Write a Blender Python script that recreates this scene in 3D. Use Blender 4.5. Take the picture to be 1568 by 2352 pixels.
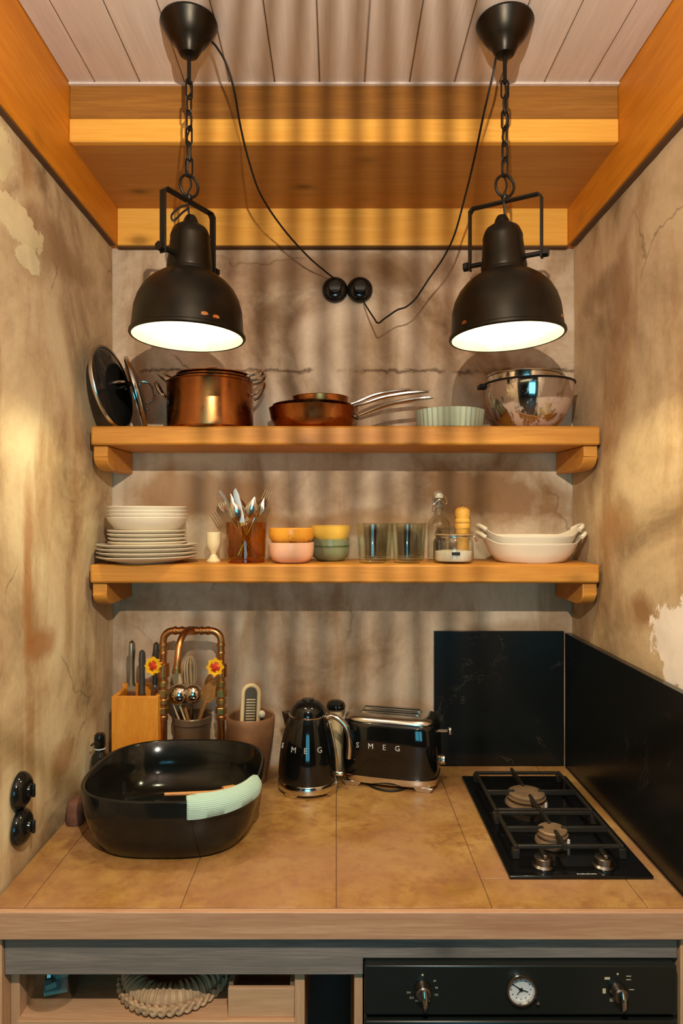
import bpy, bmesh, math, random
from math import pi, sin, cos, radians as R
from mathutils import Vector, Matrix, noise

for _o in list(bpy.data.objects):
    bpy.data.objects.remove(_o)
random.seed(7)
SC = bpy.context.scene
COL = SC.collection

# ------------------------------------------------------------------ camera
FPX = 1568.0                      # focal length in pixels of the 1568 x 2352 frame (24 mm)
CAM_Z = 1.633
cam_d = bpy.data.cameras.new('camera')
cam_d.sensor_fit = 'VERTICAL'
cam_d.sensor_height = 36.0
cam_d.lens = 24.0
cam_d.shift_x = 12 / 2352
cam_d.shift_y = 4 / 2352
cam_d.clip_start = 0.01
cam = bpy.data.objects.new('camera', cam_d)
COL.objects.link(cam)
cam.location = (0, 0, CAM_Z)
cam.rotation_euler = (R(90), 0, 0)
SC.camera = cam

# ------------------------------------------------------------------ world, exposure
SC.view_settings.view_transform = 'Standard'
SC.view_settings.look = 'None'
SC.view_settings.exposure = 0.0
SC.view_settings.gamma = 1.0
SC.view_settings.use_curve_mapping = False
world = bpy.data.worlds.new('world')
SC.world = world
world.use_nodes = True
world.node_tree.nodes['Background'].inputs[0].default_value = (0.05, 0.10, 0.12, 1)
world.node_tree.nodes['Background'].inputs[1].default_value = 0.3

LANTERN_W = 76.0
LAMP_E = 580.0
WINDOW_E = 8.0
LANTERN_COL = (1.0, 0.88, 0.73)
LAMP_COL = (1.0, 0.95, 0.60)

# ------------------------------------------------------------------ helpers
def at(px, py, d):
    """point seen at a pixel of the frame, d metres in front of the camera"""
    return Vector(((px - 772) * d / FPX, d, CAM_Z + (1180 - py) * d / FPX))

def srgb(r, g, b):
    f = lambda c: c / 12.92 if c <= 0.04045 else ((c + 0.055) / 1.055) ** 2.4
    return (f(r / 255), f(g / 255), f(b / 255), 1.0)

class MB:
    def __init__(s):
        s.v = []; s.f = []
    def add(s, verts, faces, m=None):
        n = len(s.v)
        for p in verts:
            p = Vector(p)
            s.v.append(m @ p if m is not None else p)
        for f in faces:
            s.f.append([i + n for i in f])
        return s
    def box(s, x0, x1, y0, y1, z0, z1, m=None):
        v = [(x, y, z) for z in (z0, z1) for y in (y0, y1) for x in (x0, x1)]
        f = [(0, 2, 3, 1), (4, 5, 7, 6), (0, 1, 5, 4), (2, 6, 7, 3), (0, 4, 6, 2), (1, 3, 7, 5)]
        return s.add(v, f, m)
    def lathe(s, prof, seg=40, m=None, rfun=None):
        v = []; f = []; rings = []
        for (r, z) in prof:
            if r < 1e-6:
                rings.append([len(v)]); v.append((0, 0, z))
            else:
                ring = []
                for k in range(seg):
                    a = 2 * pi * k / seg
                    rr = rfun(r, z, a) if rfun else r
                    ring.append(len(v)); v.append((rr * cos(a), rr * sin(a), z))
                rings.append(ring)
        for A, B in zip(rings, rings[1:]):
            for k in range(seg):
                j = (k + 1) % seg
                if len(A) == 1 and len(B) == 1: continue
                if len(A) == 1: f.append((A[0], B[k], B[j]))
                elif len(B) == 1: f.append((A[k], A[j], B[0]))
                else: f.append((A[k], A[j], B[j], B[k]))
        return s.add(v, f, m)
    def tube(s, pts, r, seg=10, closed=False, m=None, flat=1.0, up=None):
        pts = [Vector(p) for p in pts]
        n = len(pts)
        rs = r if isinstance(r, (list, tuple)) else [r] * n
        v = []; f = []
        nrm = None
        for i, p in enumerate(pts):
            if closed: t = pts[(i + 1) % n] - pts[i - 1]
            else: t = pts[min(i + 1, n - 1)] - pts[max(i - 1, 0)]
            if t.length < 1e-9: t = Vector((0, 0, 1))
            t.normalize()
            if nrm is None:
                a = Vector(up) if up else (Vector((0, 0, 1)) if abs(t.z) < 0.9 else Vector((1, 0, 0)))
                nrm = (a - t * a.dot(t)).normalized()
            else:
                nrm = (nrm - t * nrm.dot(t))
                nrm = nrm.normalized() if nrm.length > 1e-9 else t.orthogonal().normalized()
            b = t.cross(nrm)
            for k in range(seg):
                a = 2 * pi * k / seg
                v.append(p + (nrm * cos(a) * flat + b * sin(a)) * rs[i])
        for i in range(n if closed else n - 1):
            j = (i + 1) % n
            for k in range(seg):
                l = (k + 1) % seg
                f.append((i * seg + k, i * seg + l, j * seg + l, j * seg + k))
        if not closed:
            f.append(list(range(seg))[::-1])
            f.append([(n - 1) * seg + k for k in range(seg)])
        return s.add(v, f, m)
    def prism(s, poly, a, b, axis='y', m=None):
        def P(u, w, d):
            return {'y': (u, d, w), 'x': (d, u, w), 'z': (u, w, d)}[axis]
        n = len(poly)
        v = [P(u, w, a) for u, w in poly] + [P(u, w, b) for u, w in poly]
        f = [list(range(n)), list(range(n, 2 * n))[::-1]]
        for k in range(n):
            j = (k + 1) % n
            f.append((k, n + k, n + j, j))
        return s.add(v, f, m)
    def sphere(s, c, r, seg=16, rings=10, m=None, sc=(1, 1, 1)):
        prof = [(r * sin(pi * i / rings), -r * cos(pi * i / rings)) for i in range(rings + 1)]
        prof[0] = (0, -r); prof[-1] = (0, r)
        M = Matrix.Translation(c) @ Matrix.Diagonal((sc[0], sc[1], sc[2], 1))
        return s.lathe(prof, seg, (m @ M) if m is not None else M)
    def loft(s, rings, cap0=True, cap1=True, m=None):
        n = len(rings[0]); v = [p for r in rings for p in r]; f = []
        for i in range(len(rings) - 1):
            for k in range(n):
                j = (k + 1) % n
                f.append((i * n + k, i * n + j, (i + 1) * n + j, (i + 1) * n + k))
        if cap0: f.append(list(range(n))[::-1])
        if cap1: f.append([(len(rings) - 1) * n + k for k in range(n)])
        return s.add(v, f, m)
    def build(s, name, mat, parent=None, bevel=0, smooth=True, angle=35, kind=None, label=None, sub=0, recalc=True):
        me = bpy.data.meshes.new(name)
        me.from_pydata([tuple(p) for p in s.v], [], s.f)
        if recalc:
            bm = bmesh.new(); bm.from_mesh(me)
            bmesh.ops.recalc_face_normals(bm, faces=bm.faces)
            bm.to_mesh(me); bm.free()
        me.materials.append(mat)
        if smooth:
            me.polygons.foreach_set('use_smooth', [True] * len(me.polygons))
            me.set_sharp_from_angle(angle=R(angle))
        o = bpy.data.objects.new(name, me)
        COL.objects.link(o)
        if parent: o.parent = parent
        if bevel:
            b = o.modifiers.new('bevel', 'BEVEL'); b.width = bevel; b.segments = 2
            b.limit_method = 'ANGLE'; b.angle_limit = R(40)
        if sub:
            b = o.modifiers.new('sub', 'SUBSURF'); b.levels = sub; b.render_levels = sub
        if kind: o['kind'] = kind
        if label: o['label'] = label
        return o

def empty(name, loc, label, cat, group=None, rot=(0, 0, 0), kind=None):
    o = bpy.data.objects.new(name, None)
    COL.objects.link(o)
    o.location = loc; o.rotation_euler = rot; o.empty_display_size = 0.05
    return tag(o, label, cat, group, kind)

def tag(o, label, cat=None, group=None, kind=None):
    if label: o['label'] = label
    if cat: o['category'] = cat
    if group: o['group'] = group
    if kind: o['kind'] = kind
    return o

def copy_tree(o, parent=None):
    c = o.copy(); COL.objects.link(c); c.parent = parent
    for ch in list(o.children): copy_tree(ch, c)
    return c

def align(loc, z, x=None):
    """matrix with local z along z"""
    z = Vector(z).normalized()
    x = Vector(x) if x is not None else (Vector((1, 0, 0)) if abs(z.x) < 0.9 else Vector((0, 1, 0)))
    x = (x - z * x.dot(z)).normalized()
    y = z.cross(x)
    M = Matrix((x, y, z)).transposed().to_4x4()
    M.translation = Vector(loc)
    return M

def place(o, M):
    o.matrix_world = M
    return o

def spline(pts, n=8):
    pts = [Vector(p) for p in pts]
    out = []
    P = [pts[0] * 2 - pts[1]] + pts + [pts[-1] * 2 - pts[-2]]
    for i in range(1, len(P) - 2):
        a, b, c, d = P[i - 1], P[i], P[i + 1], P[i + 2]
        for k in range(n):
            t = k / n
            out.append(0.5 * ((2 * b) + (c - a) * t + (2 * a - 5 * b + 4 * c - d) * t * t + (3 * b - a - 3 * c + d) * t ** 3))
    out.append(pts[-1])
    return out

def superring(a, b, z, n=48, e=4.0, cx=0, cy=0):
    out = []
    for k in range(n):
        t = 2 * pi * k / n
        c, s_ = cos(t), sin(t)
        out.append(Vector((cx + a * math.copysign(abs(c) ** (2 / e), c), cy + b * math.copysign(abs(s_) ** (2 / e), s_), z)))
    return out

# ------------------------------------------------------------------ materials
class NT:
    def __init__(s, name):
        s.m = bpy.data.materials.new(name); s.m.use_nodes = True
        s.t = s.m.node_tree; s.b = s.t.nodes['Principled BSDF']
    def n(s, typ, **kw):
        nd = s.t.nodes.new(typ)
        for k, v in kw.items():
            if isinstance(k, str) and hasattr(nd, k) and k not in ('inputs',): setattr(nd, k, v)
        return nd
    def l(s, a, b): s.t.links.new(a, b)
    def coords(s, scale=(1, 1, 1), kind='pos', rot=(0, 0, 0), loc=(0, 0, 0)):
        if kind == 'pos':
            src = s.n('ShaderNodeNewGeometry').outputs['Position']
        else:
            src = s.n('ShaderNodeTexCoord').outputs[kind]
        mp = s.n('ShaderNodeMapping')
        mp.inputs['Scale'].default_value = scale; mp.inputs['Rotation'].default_value = rot; mp.inputs['Location'].default_value = loc
        s.l(src, mp.inputs[0])
        return mp.outputs[0]
    def noise(s, co, scale, detail=5, rough=0.55, dist=0.0):
        nd = s.n('ShaderNodeTexNoise')
        nd.inputs['Scale'].default_value = scale; nd.inputs['Detail'].default_value = detail
        nd.inputs['Roughness'].default_value = rough; nd.inputs['Distortion'].default_value = dist
        s.l(co, nd.inputs['Vector'])
        return nd.outputs['Fac']
    def ramp(s, fac, stops, interp='LINEAR'):
        nd = s.n('ShaderNodeValToRGB'); cr = nd.color_ramp; cr.interpolation = interp
        while len(cr.elements) < len(stops): cr.elements.new(0.5)
        for e, (p, c) in zip(cr.elements, stops):
            e.position = p; e.color = c if len(c) == 4 else (*c, 1)
        s.l(fac, nd.inputs[0])
        return nd.outputs[0]
    def mix(s, fac, a, b, mode='MIX'):
        nd = s.n('ShaderNodeMix'); nd.data_type = 'RGBA'; nd.blend_type = mode
        for sock, val in ((nd.inputs[0], fac), (nd.inputs[6], a), (nd.inputs[7], b)):
            if hasattr(val, 'node'): s.l(val, sock)
            else: sock.default_value = val
        return nd.outputs[2]
    def math(s, op, a, b=0.0, clamp=False):
        nd = s.n('ShaderNodeMath'); nd.operation = op; nd.use_clamp = clamp
        for sock, val in ((nd.inputs[0], a), (nd.inputs[1], b)):
            if hasattr(val, 'node'): s.l(val, sock)
            else: sock.default_value = val
        return nd.outputs[0]
    def bump(s, h, strength=0.3, dist=0.002):
        nd = s.n('ShaderNodeBump'); nd.inputs['Strength'].default_value = strength; nd.inputs['Distance'].default_value = dist
        s.l(h, nd.inputs['Height']); s.l(nd.outputs[0], s.b.inputs['Normal'])
    def set(s, **kw):
        for k, v in kw.items():
            k = {'rough': 'Roughness', 'metal': 'Metallic', 'spec': 'Specular IOR Level', 'trans': 'Transmission Weight', 'ior': 'IOR', 'coat': 'Coat Weight', 'color': 'Base Color', 'sheen': 'Sheen Weight'}[k]
            if hasattr(v, 'node'): s.l(v, s.b.inputs[k])
            else: s.b.inputs[k].default_value = v
        return s

BLK = (0, 0, 0, 1); WHT = (1, 1, 1, 1)

def plain(name, col, rough=0.5, metal=0.0, var=0.12, vscale=30, bump=0.0, spec=0.5, coat=0.0, trans=0.0, ior=1.45):
    t = NT(name)
    co = t.coords(kind='Object')
    f = t.noise(co, vscale, 4)
    d = tuple(c * (1 - var) for c in col[:3]) + (1,)
    u = tuple(min(1, c * (1 + var)) for c in col[:3]) + (1,)
    t.set(color=t.ramp(f, [(0.3, d), (0.7, u)]), rough=rough, metal=metal, spec=spec, coat=coat, trans=trans, ior=ior)
    if bump: t.bump(f, bump, 0.001)
    return t.m

def wood(name, light, dark, axis='x', ring=18, stretch=0.06, rough=0.5, knots=0.0, bump=0.15, off=0.0):
    t = NT(name)
    s = [1, 1, 1]; s['xyz'.index(axis)] = stretch
    co = t.coords(tuple(s), loc=(off, off * 1.7, off * 0.6))
    warp = t.noise(co, 5, 3)
    wv = t.n('ShaderNodeMix'); wv.data_type = 'VECTOR'; wv.inputs[0].default_value = 0.10
    t.l(co, wv.inputs[4]); 
    nz = t.n('ShaderNodeTexNoise'); nz.inputs['Scale'].default_value = 4; t.l(co, nz.inputs['Vector']); t.l(nz.outputs['Color'], wv.inputs[5])
    grain = t.noise(wv.outputs[1], ring * 5, 6, 0.6, 0.6)
    fine = t.noise(co, ring * 22, 3, 0.6)
    bands = t.noise(wv.outputs[1], ring * 1.1, 3, 0.5, 0.8)
    mid = tuple((a + b) / 2 for a, b in zip(light, dark))
    c = t.ramp(grain, [(0.30, dark), (0.5, mid), (0.68, light)])
    c = t.mix(t.math('MULTIPLY', bands, 0.55), c, light, 'MIX')
    c = t.mix(t.ramp(fine, [(0.35, (0.5, 0.5, 0.5, 1)), (0.6, BLK)]), c, dark, 'MIX')
    if knots:
        k2 = [1, 1, 1]; k2['xyz'.index(axis)] = 0.55
        kc = t.coords(tuple(k2), loc=(off * 2, off, off))
        vo = t.n('ShaderNodeTexVoronoi'); vo.inputs['Scale'].default_value = 7; vo.inputs['Randomness'].default_value = 1.0
        t.l(kc, vo.inputs['Vector'])
        km = t.ramp(vo.outputs['Distance'], [(0.05, (knots,) * 3 + (1,)), (0.12, (knots * 0.3,) * 3 + (1,)), (0.20, BLK)])
        c = t.mix(km, c, tuple(x * 0.35 for x in dark[:3]) + (1,))
    t.set(color=c, rough=rough, spec=0.35)
    t.bump(grain, bump, 0.0012)
    return t.m

def plaster(name, cols, seed=0.0, patches=(), ledge=None, cracks=True, stains=()):
    """stained old plaster; patches = (centre, radii, colour)"""
    t = NT(name)
    co = t.coords((1, 1, 1), loc=(seed, seed, seed))
    streak = t.coords((3.2, 3.2, 0.7), loc=(seed, 0, 0))
    big = t.noise(co, 2.2, 7, 0.60, 0.9)
    mid = t.noise(co, 9, 6, 0.6, 0.3)
    fine = t.noise(co, 70, 4, 0.6)
    st = t.noise(streak, 2.0, 5, 0.6, 0.4)
    c = t.ramp(big, [(0.33, cols[0]), (0.43, cols[1]), (0.54, cols[2]), (0.66, cols[3])])
    c = t.mix(t.ramp(st, [(0.50, BLK), (0.66, (0.62, 0.62, 0.62, 1))]), c, cols[4])
    c = t.mix(t.ramp(mid, [(0.50, BLK), (0.72, (0.4, 0.4, 0.4, 1))]), c, cols[3])
    c = t.mix(0.07, c, t.ramp(fine, [(0.3, BLK), (0.7, WHT)]), 'OVERLAY')
    h = t.math('ADD', t.math('MULTIPLY', mid, 0.6), t.math('MULTIPLY', fine, 0.12))
    if cracks:
        vo = t.n('ShaderNodeTexVoronoi'); vo.feature = 'DISTANCE_TO_EDGE'; vo.inputs['Scale'].default_value = 2.3
        wc = t.n('ShaderNodeMix'); wc.data_type = 'VECTOR'; wc.inputs[0].default_value = 0.16
        nz = t.n('ShaderNodeTexNoise'); nz.inputs['Scale'].default_value = 5; nz.inputs['Detail'].default_value = 5
        t.l(co, nz.inputs['Vector']); t.l(co, wc.inputs[4]); t.l(nz.outputs['Color'], wc.inputs[5]); t.l(wc.outputs[1], vo.inputs['Vector'])
        cm = t.ramp(vo.outputs['Distance'], [(0.0, (0.6, 0.6, 0.6, 1)), (0.007, BLK)])
        cm = t.mix(1.0, cm, t.ramp(t.noise(co, 4, 2), [(0.5, BLK), (0.6, WHT)]), 'MULTIPLY')
        c = t.mix(cm, c, tuple(x * 0.45 for x in cols[0][:3]) + (1,))
        h = t.math('SUBTRACT', h, t.math('MULTIPLY', cm, 1.2))
    pos = t.n('ShaderNodeNewGeometry').outputs['Position']
    if stains: nst = t.math('MULTIPLY', t.math('SUBTRACT', t.noise(co, 6, 5, 0.6, 0.5), 0.5), 1.5)
    if patches: npt = t.math('MULTIPLY', t.math('SUBTRACT', t.noise(co, 14, 6, 0.7), 0.5), 1.7)
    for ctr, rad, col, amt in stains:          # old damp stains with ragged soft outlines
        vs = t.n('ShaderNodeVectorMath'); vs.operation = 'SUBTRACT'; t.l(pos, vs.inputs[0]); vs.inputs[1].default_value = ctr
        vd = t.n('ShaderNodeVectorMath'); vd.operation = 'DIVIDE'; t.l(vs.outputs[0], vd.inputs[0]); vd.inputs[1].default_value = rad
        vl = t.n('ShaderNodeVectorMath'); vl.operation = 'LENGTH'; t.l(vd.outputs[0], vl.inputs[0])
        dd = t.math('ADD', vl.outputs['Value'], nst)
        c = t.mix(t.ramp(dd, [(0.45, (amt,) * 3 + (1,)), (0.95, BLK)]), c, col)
    for ctr, rad, col in patches:
        vs = t.n('ShaderNodeVectorMath'); vs.operation = 'SUBTRACT'; t.l(pos, vs.inputs[0]); vs.inputs[1].default_value = ctr
        vd = t.n('ShaderNodeVectorMath'); vd.operation = 'DIVIDE'; t.l(vs.outputs[0], vd.inputs[0]); vd.inputs[1].default_value = rad
        vl = t.n('ShaderNodeVectorMath'); vl.operation = 'LENGTH'; t.l(vd.outputs[0], vl.inputs[0])
        dd = t.math('ADD', vl.outputs['Value'], npt)
        pm = t.ramp(dd, [(0.86, WHT), (0.93, BLK)])
        c = t.mix(pm, c, t.mix(t.ramp(mid, [(0.35, BLK), (0.7, WHT)]), col, tuple(min(1, x * 1.25) for x in col[:3]) + (1,)))
        h = t.math('ADD', h, t.math('MULTIPLY', pm, 0.9))
    if ledge:
        sx = t.n('ShaderNodeSeparateXYZ'); t.l(pos, sx.inputs[0])
        u = t.math('SUBTRACT', sx.outputs['Z'], CAM_Z + 0.418)
        u = t.math('ADD', u, t.math('MULTIPLY', t.math('SUBTRACT', t.noise(co, 17, 7, 0.75), 0.5), 0.055))
        ln = t.ramp(t.math('ABSOLUTE', u), [(0.0, (0.85,) * 3), (0.0035, (0.5,) * 3), (0.0075, BLK)])
        ln = t.mix(1.0, ln, t.ramp(t.noise(co, 7, 3), [(0.42, BLK), (0.52, WHT)]), 'MULTIPLY')
        c = t.mix(ln, c, srgb(82, 58, 38))
        h = t.math('SUBTRACT', h, t.math('MULTIPLY', ln, 1.0))
    t.set(color=c, rough=0.72, spec=0.3)
    t.bump(t.noise(co, 20, 4, 0.6) if not ledge else h, 0.4, 0.004 if ledge else 0.003)
    return t.m

M = {}
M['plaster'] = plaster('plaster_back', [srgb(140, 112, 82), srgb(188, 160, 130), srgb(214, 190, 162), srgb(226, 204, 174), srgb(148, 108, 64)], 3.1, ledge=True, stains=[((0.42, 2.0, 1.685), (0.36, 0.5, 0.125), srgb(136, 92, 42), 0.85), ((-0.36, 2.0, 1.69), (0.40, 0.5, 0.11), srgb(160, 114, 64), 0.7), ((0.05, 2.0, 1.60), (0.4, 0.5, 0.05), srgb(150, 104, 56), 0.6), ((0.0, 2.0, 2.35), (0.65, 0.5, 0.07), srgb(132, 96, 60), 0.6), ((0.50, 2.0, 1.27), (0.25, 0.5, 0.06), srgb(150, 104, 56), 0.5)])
M['plaster_l'] = plaster('plaster_left', [srgb(140, 114, 80), srgb(188, 162, 124), srgb(214, 190, 150), srgb(226, 208, 168), srgb(156, 110, 60)], 8.4,
    [((-0.65, 1.38, 2.235), (0.3, 0.14, 0.045), srgb(206, 190, 148)), ((-0.65, 1.30, 2.33), (0.3, 0.09, 0.06), srgb(202, 186, 142)),
     ((-0.65, 1.45, 2.17), (0.3, 0.06, 0.03), srgb(212, 198, 156))],
    stains=[((-0.65, 1.445, 1.50), (0.5, 0.035, 0.24), srgb(168, 106, 48), 0.65), ((-0.65, 1.50, 1.345), (0.5, 0.12, 0.05), srgb(164, 104, 50), 0.65), ((-0.65, 1.60, 2.25), (0.5, 0.25, 0.07), srgb(134, 98, 60), 0.6), ((-0.65, 1.62, 1.05), (0.5, 0.08, 0.06), srgb(164, 110, 54), 0.5)])
M['plaster_r'] = plaster('plaster_right', [srgb(130, 104, 74), srgb(176, 148, 112), srgb(200, 172, 134), srgb(214, 188, 146), srgb(156, 110, 60)], 5.7,
    [((0.69, 1.35, 1.365), (0.3, 0.15, 0.105), srgb(226, 212, 198))],
    stains=[((0.69, 1.53, 1.41), (0.5, 0.10, 0.06), srgb(140, 94, 50), 0.8), ((0.69, 1.66, 2.16), (0.5, 0.07, 0.16), srgb(138, 94, 50), 0.6), ((0.69, 1.80, 2.22), (0.5, 0.14, 0.07), srgb(126, 94, 62), 0.6), ((0.69, 1.70, 1.60), (0.5, 0.14, 0.10), srgb(164, 112, 58), 0.55)])
M['room_plaster'] = plaster('plaster_room', [srgb(66, 56, 46)] * 2 + [srgb(84, 72, 60)] * 2 + [srgb(74, 60, 46)], 1.0, cracks=False)
M['ceil'] = wood('white_plank', srgb(226, 212, 202), srgb(206, 190, 178), 'y', 8, 0.05, 0.6, knots=0.35, bump=0.06)
M['ceil_gap'] = plain('ceiling_gap', srgb(196, 178, 164), 0.8)
M['beam'] = wood('honey_beam', srgb(218, 140, 34), srgb(184, 106, 18), 'y', 5, 0.08, 0.5, knots=0.35, bump=0.05)
M['beam_x'] = wood('honey_board', srgb(244, 186, 84), srgb(226, 156, 54), 'x', 8, 0.05, 0.5, knots=0.75, bump=0.05)
M['beam_old'] = wood('aged_board', srgb(164, 110, 42), srgb(126, 80, 26), 'x', 10, 0.05, 0.6, knots=0.6, bump=0.1, off=0.7)
M['soffit'] = wood('soffit_board', srgb(196, 136, 64), srgb(170, 110, 44), 'x', 7, 0.06, 0.55, knots=0.8, bump=0.05, off=0.3)
M['shelf'] = wood('shelf_wood', srgb(210, 148, 62), srgb(180, 112, 38), 'x', 9, 0.05, 0.5, knots=0.5, bump=0.08, off=0.15)
M['edging'] = wood('larch_edging', srgb(204, 164, 128), srgb(166, 118, 86), 'x', 16, 0.04, 0.5, knots=0.25, bump=0.1, off=0.9)
M['apron'] = wood('grey_board', srgb(150, 138, 126), srgb(98, 92, 86), 'x', 16, 0.04, 0.65, knots=0.8, bump=0.2, off=0.45)
M['pale'] = wood('pale_wood', srgb(216, 176, 136), srgb(188, 142, 102), 'x', 14, 0.06, 0.55, knots=0.3, bump=0.08, off=0.22)
M['pale_z'] = wood('pale_wood_upright', srgb(214, 172, 132), srgb(184, 138, 98), 'z', 14, 0.06, 0.55, bump=0.08, off=0.52)
M['block'] = wood('knife_block_wood', srgb(224, 150, 50), srgb(202, 122, 32), 'z', 10, 0.2, 0.45, bump=0.04)
M['darkwood'] = plain('dark_panel', srgb(46, 38, 32), 0.7)
M['woodtool'] = wood('utensil_wood', srgb(206, 148, 84), srgb(168, 104, 50), 'z', 16, 0.2, 0.5, bump=0.05)
M['yellowwood'] = wood('mill_wood', srgb(236, 182, 84), srgb(220, 156, 60), 'z', 10, 0.3, 0.4, bump=0.02)
# stone tile
t = NT('stone_tile')
co = t.coords()
n1 = t.noise(co, 7, 8, 0.68, 0.5); n2 = t.noise(co, 34, 6, 0.65); n3 = t.noise(co, 3.1, 4, 0.5)
c = t.ramp(n1, [(0.26, srgb(118, 78, 34)), (0.42, srgb(158, 114, 56)), (0.56, srgb(178, 136, 76)), (0.75, srgb(196, 160, 104))])
c = t.mix(t.ramp(n2, [(0.48, BLK), (0.70, (0.75, 0.75, 0.75, 1))]), c, srgb(134, 82, 44))
c = t.mix(t.ramp(n3, [(0.45, BLK), (0.62, (0.6, 0.6, 0.6, 1))]), c, srgb(166, 122, 92))
vo = t.n('ShaderNodeTexVoronoi'); vo.inputs['Scale'].default_value = 9; t.l(co, vo.inputs['Vector'])
c = t.mix(t.ramp(vo.outputs['Distance'], [(0.03, (0.7, 0.7, 0.7, 1)), (0.075, BLK)]), c, srgb(96, 60, 34))
t.set(color=c, rough=t.ramp(n2, [(0.3, (0.28,) * 3), (0.7, (0.5,) * 3)]), spec=0.5)
t.bump(n2, 0.12, 0.001)
M['tile'] = t.m
M['grout'] = plain('grout', srgb(120, 84, 56), 0.85)
M['blackiron'] = plain('black_iron', srgb(30, 27, 22), 0.42, 0.6, 0.3, 20)
M['shade_black'] = plain('aged_black_enamel', srgb(38, 33, 25), 0.36, 0.75, 0.35, 12)
M['liner'] = plain('white_enamel', srgb(112, 106, 96), 0.45)
M['cord'] = plain('cord_rubber', srgb(16, 14, 12), 0.5)
M['gloss'] = plain('gloss_black', (0.006, 0.006, 0.0055, 1), 0.08, 0, 0.1, 10, spec=0.5, coat=0.3)
M['ceram'] = plain('black_ceramic', (0.008, 0.0085, 0.007, 1), 0.12, 0, 0.1, 10, spec=0.45)
M['bakelite'] = plain('black_porcelain', (0.008, 0.008, 0.007, 1), 0.12, 0, 0.1, 10)
M['hobglass'] = plain('black_glass', (0.004, 0.004, 0.004, 1), 0.12, 0, 0.1, 10)
M['iron'] = plain('cast_iron', srgb(48, 43, 36), 0.5, 0.3, 0.2, 60, bump=0.1)
M['burner'] = plain('burner_cap', srgb(150, 122, 92), 0.5, 0.4, 0.2, 40)
M['chrome'] = plain('chrome', (0.72, 0.68, 0.62, 1), 0.14, 1.0, 0.04, 10)
M['steel'] = plain('brushed_steel', (0.60, 0.57, 0.52, 1), 0.22, 1.0, 0.08, 40)
M['steel_dark'] = plain('dark_steel', (0.22, 0.20, 0.18, 1), 0.3, 1.0, 0.1, 20)
t = NT('copper'); co = t.coords(kind='Object')
n1 = t.noise(co, 5, 3, 0.5); n2 = t.noise(co, 30, 3, 0.5)
t.set(color=t.ramp(n1, [(0.3, (0.24, 0.085, 0.026, 1)), (0.55, (0.40, 0.15, 0.045, 1)), (0.75, (0.52, 0.21, 0.07, 1))]),
      rough=t.ramp(n2, [(0.3, (0.2,) * 3), (0.7, (0.34,) * 3)]), metal=1.0)
M['copper'] = t.m
M['copperpipe'] = plain('copper_pipe', (0.62, 0.28, 0.10, 1), 0.3, 1.0, 0.25, 30)
M['brass'] = plain('aged_brass', (0.46, 0.28, 0.09, 1), 0.38, 1.0, 0.35, 30)
M['bowlsteel'] = None
t = NT('pink_mottled_steel'); co = t.coords((1, 1, 0.45), kind='Object')
n1 = t.noise(co, 16, 6, 0.7, 0.8)
mk = t.ramp(n1, [(0.47, BLK), (0.53, WHT)])  # matte pinkish patches mixed over the bare steel
t.set(color=t.mix(mk, (0.60, 0.57, 0.53, 1), srgb(196, 164, 140)), metal=t.mix(mk, WHT, (0.15,) * 3 + (1,)), rough=t.mix(mk, (0.1,) * 3 + (1,), (0.55,) * 3 + (1,)))
M['bowlsteel'] = t.m
M['white'] = plain('white_glaze', srgb(226, 212, 190), 0.22, 0, 0.04, 10)
M['cream'] = plain('cream_glaze', srgb(232, 212, 168), 0.22, 0, 0.04, 10)
M['mint'] = plain('pale_green_glaze', srgb(190, 200, 174), 0.2, 0, 0.06, 12)
M['pink'] = plain('pink_glaze', srgb(236, 180, 150), 0.25, 0, 0.06, 18)
M['green'] = plain('green_glaze', srgb(128, 132, 100), 0.25, 0, 0.12, 18)
M['greenband'] = plain('dark_green_glaze', srgb(84, 98, 66), 0.25)
M['yellow'] = plain('yellow_glaze', srgb(238, 190, 84), 0.25, 0, 0.06, 18)
t = NT('speckled_orange'); co = t.coords(kind='Object'); n1 = t.noise(co, 60, 4, 0.7)
sepz = t.n('ShaderNodeSeparateXYZ'); t.l(t.n('ShaderNodeTexCoord').outputs['Object'], sepz.inputs[0])
band = t.ramp(sepz.outputs['Z'], [(0.015, WHT), (0.04, BLK)])
sp = t.mix(1.0, t.ramp(n1, [(0.55, BLK), (0.62, (0.7,) * 3)]), band, 'MULTIPLY')
t.set(color=t.mix(sp, srgb(236, 158, 54), srgb(150, 76, 26)), rough=0.25)
M['orange'] = t.m
M['handwheel_y'] = plain('yellow_paint', srgb(240, 178, 24), 0.4)
M['handwheel_r'] = plain('red_paint', srgb(196, 52, 24), 0.45)
M['clay'] = plain('clay_pot', srgb(140, 98, 66), 0.6, 0, 0.3, 16, bump=0.15)
M['crock'] = plain('stoneware', srgb(116, 92, 70), 0.3, 0.2, 0.2, 14)
M['cloth'] = None
t = NT('ribbed_cloth'); co = t.coords(kind='Object')
wv = t.n('ShaderNodeTexWave'); wv.inputs['Scale'].default_value = 90; wv.bands_direction = 'Z'; t.l(co, wv.inputs['Vector'])
t.set(color=t.mix(wv.outputs['Fac'], srgb(158, 190, 172), srgb(182, 208, 190)), rough=0.9, sheen=0.2); t.bump(wv.outputs['Fac'], 0.5, 0.001)
M['cloth'] = t.m
M['sponge'] = plain('brown_sponge', srgb(112, 72, 52), 0.85, 0, 0.25, 60, bump=0.4)
M['slate'] = None
t = NT('black_stone'); co = t.coords()
n1 = t.noise(co, 3.5, 7, 0.6, 1.4)
v1 = t.ramp(n1, [(0.495, BLK), (0.5, (0.5,) * 3), (0.505, BLK)])
v1 = t.mix(1.0, v1, t.ramp(t.noise(co, 6, 3), [(0.52, BLK), (0.64, WHT)]), 'MULTIPLY')
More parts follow.
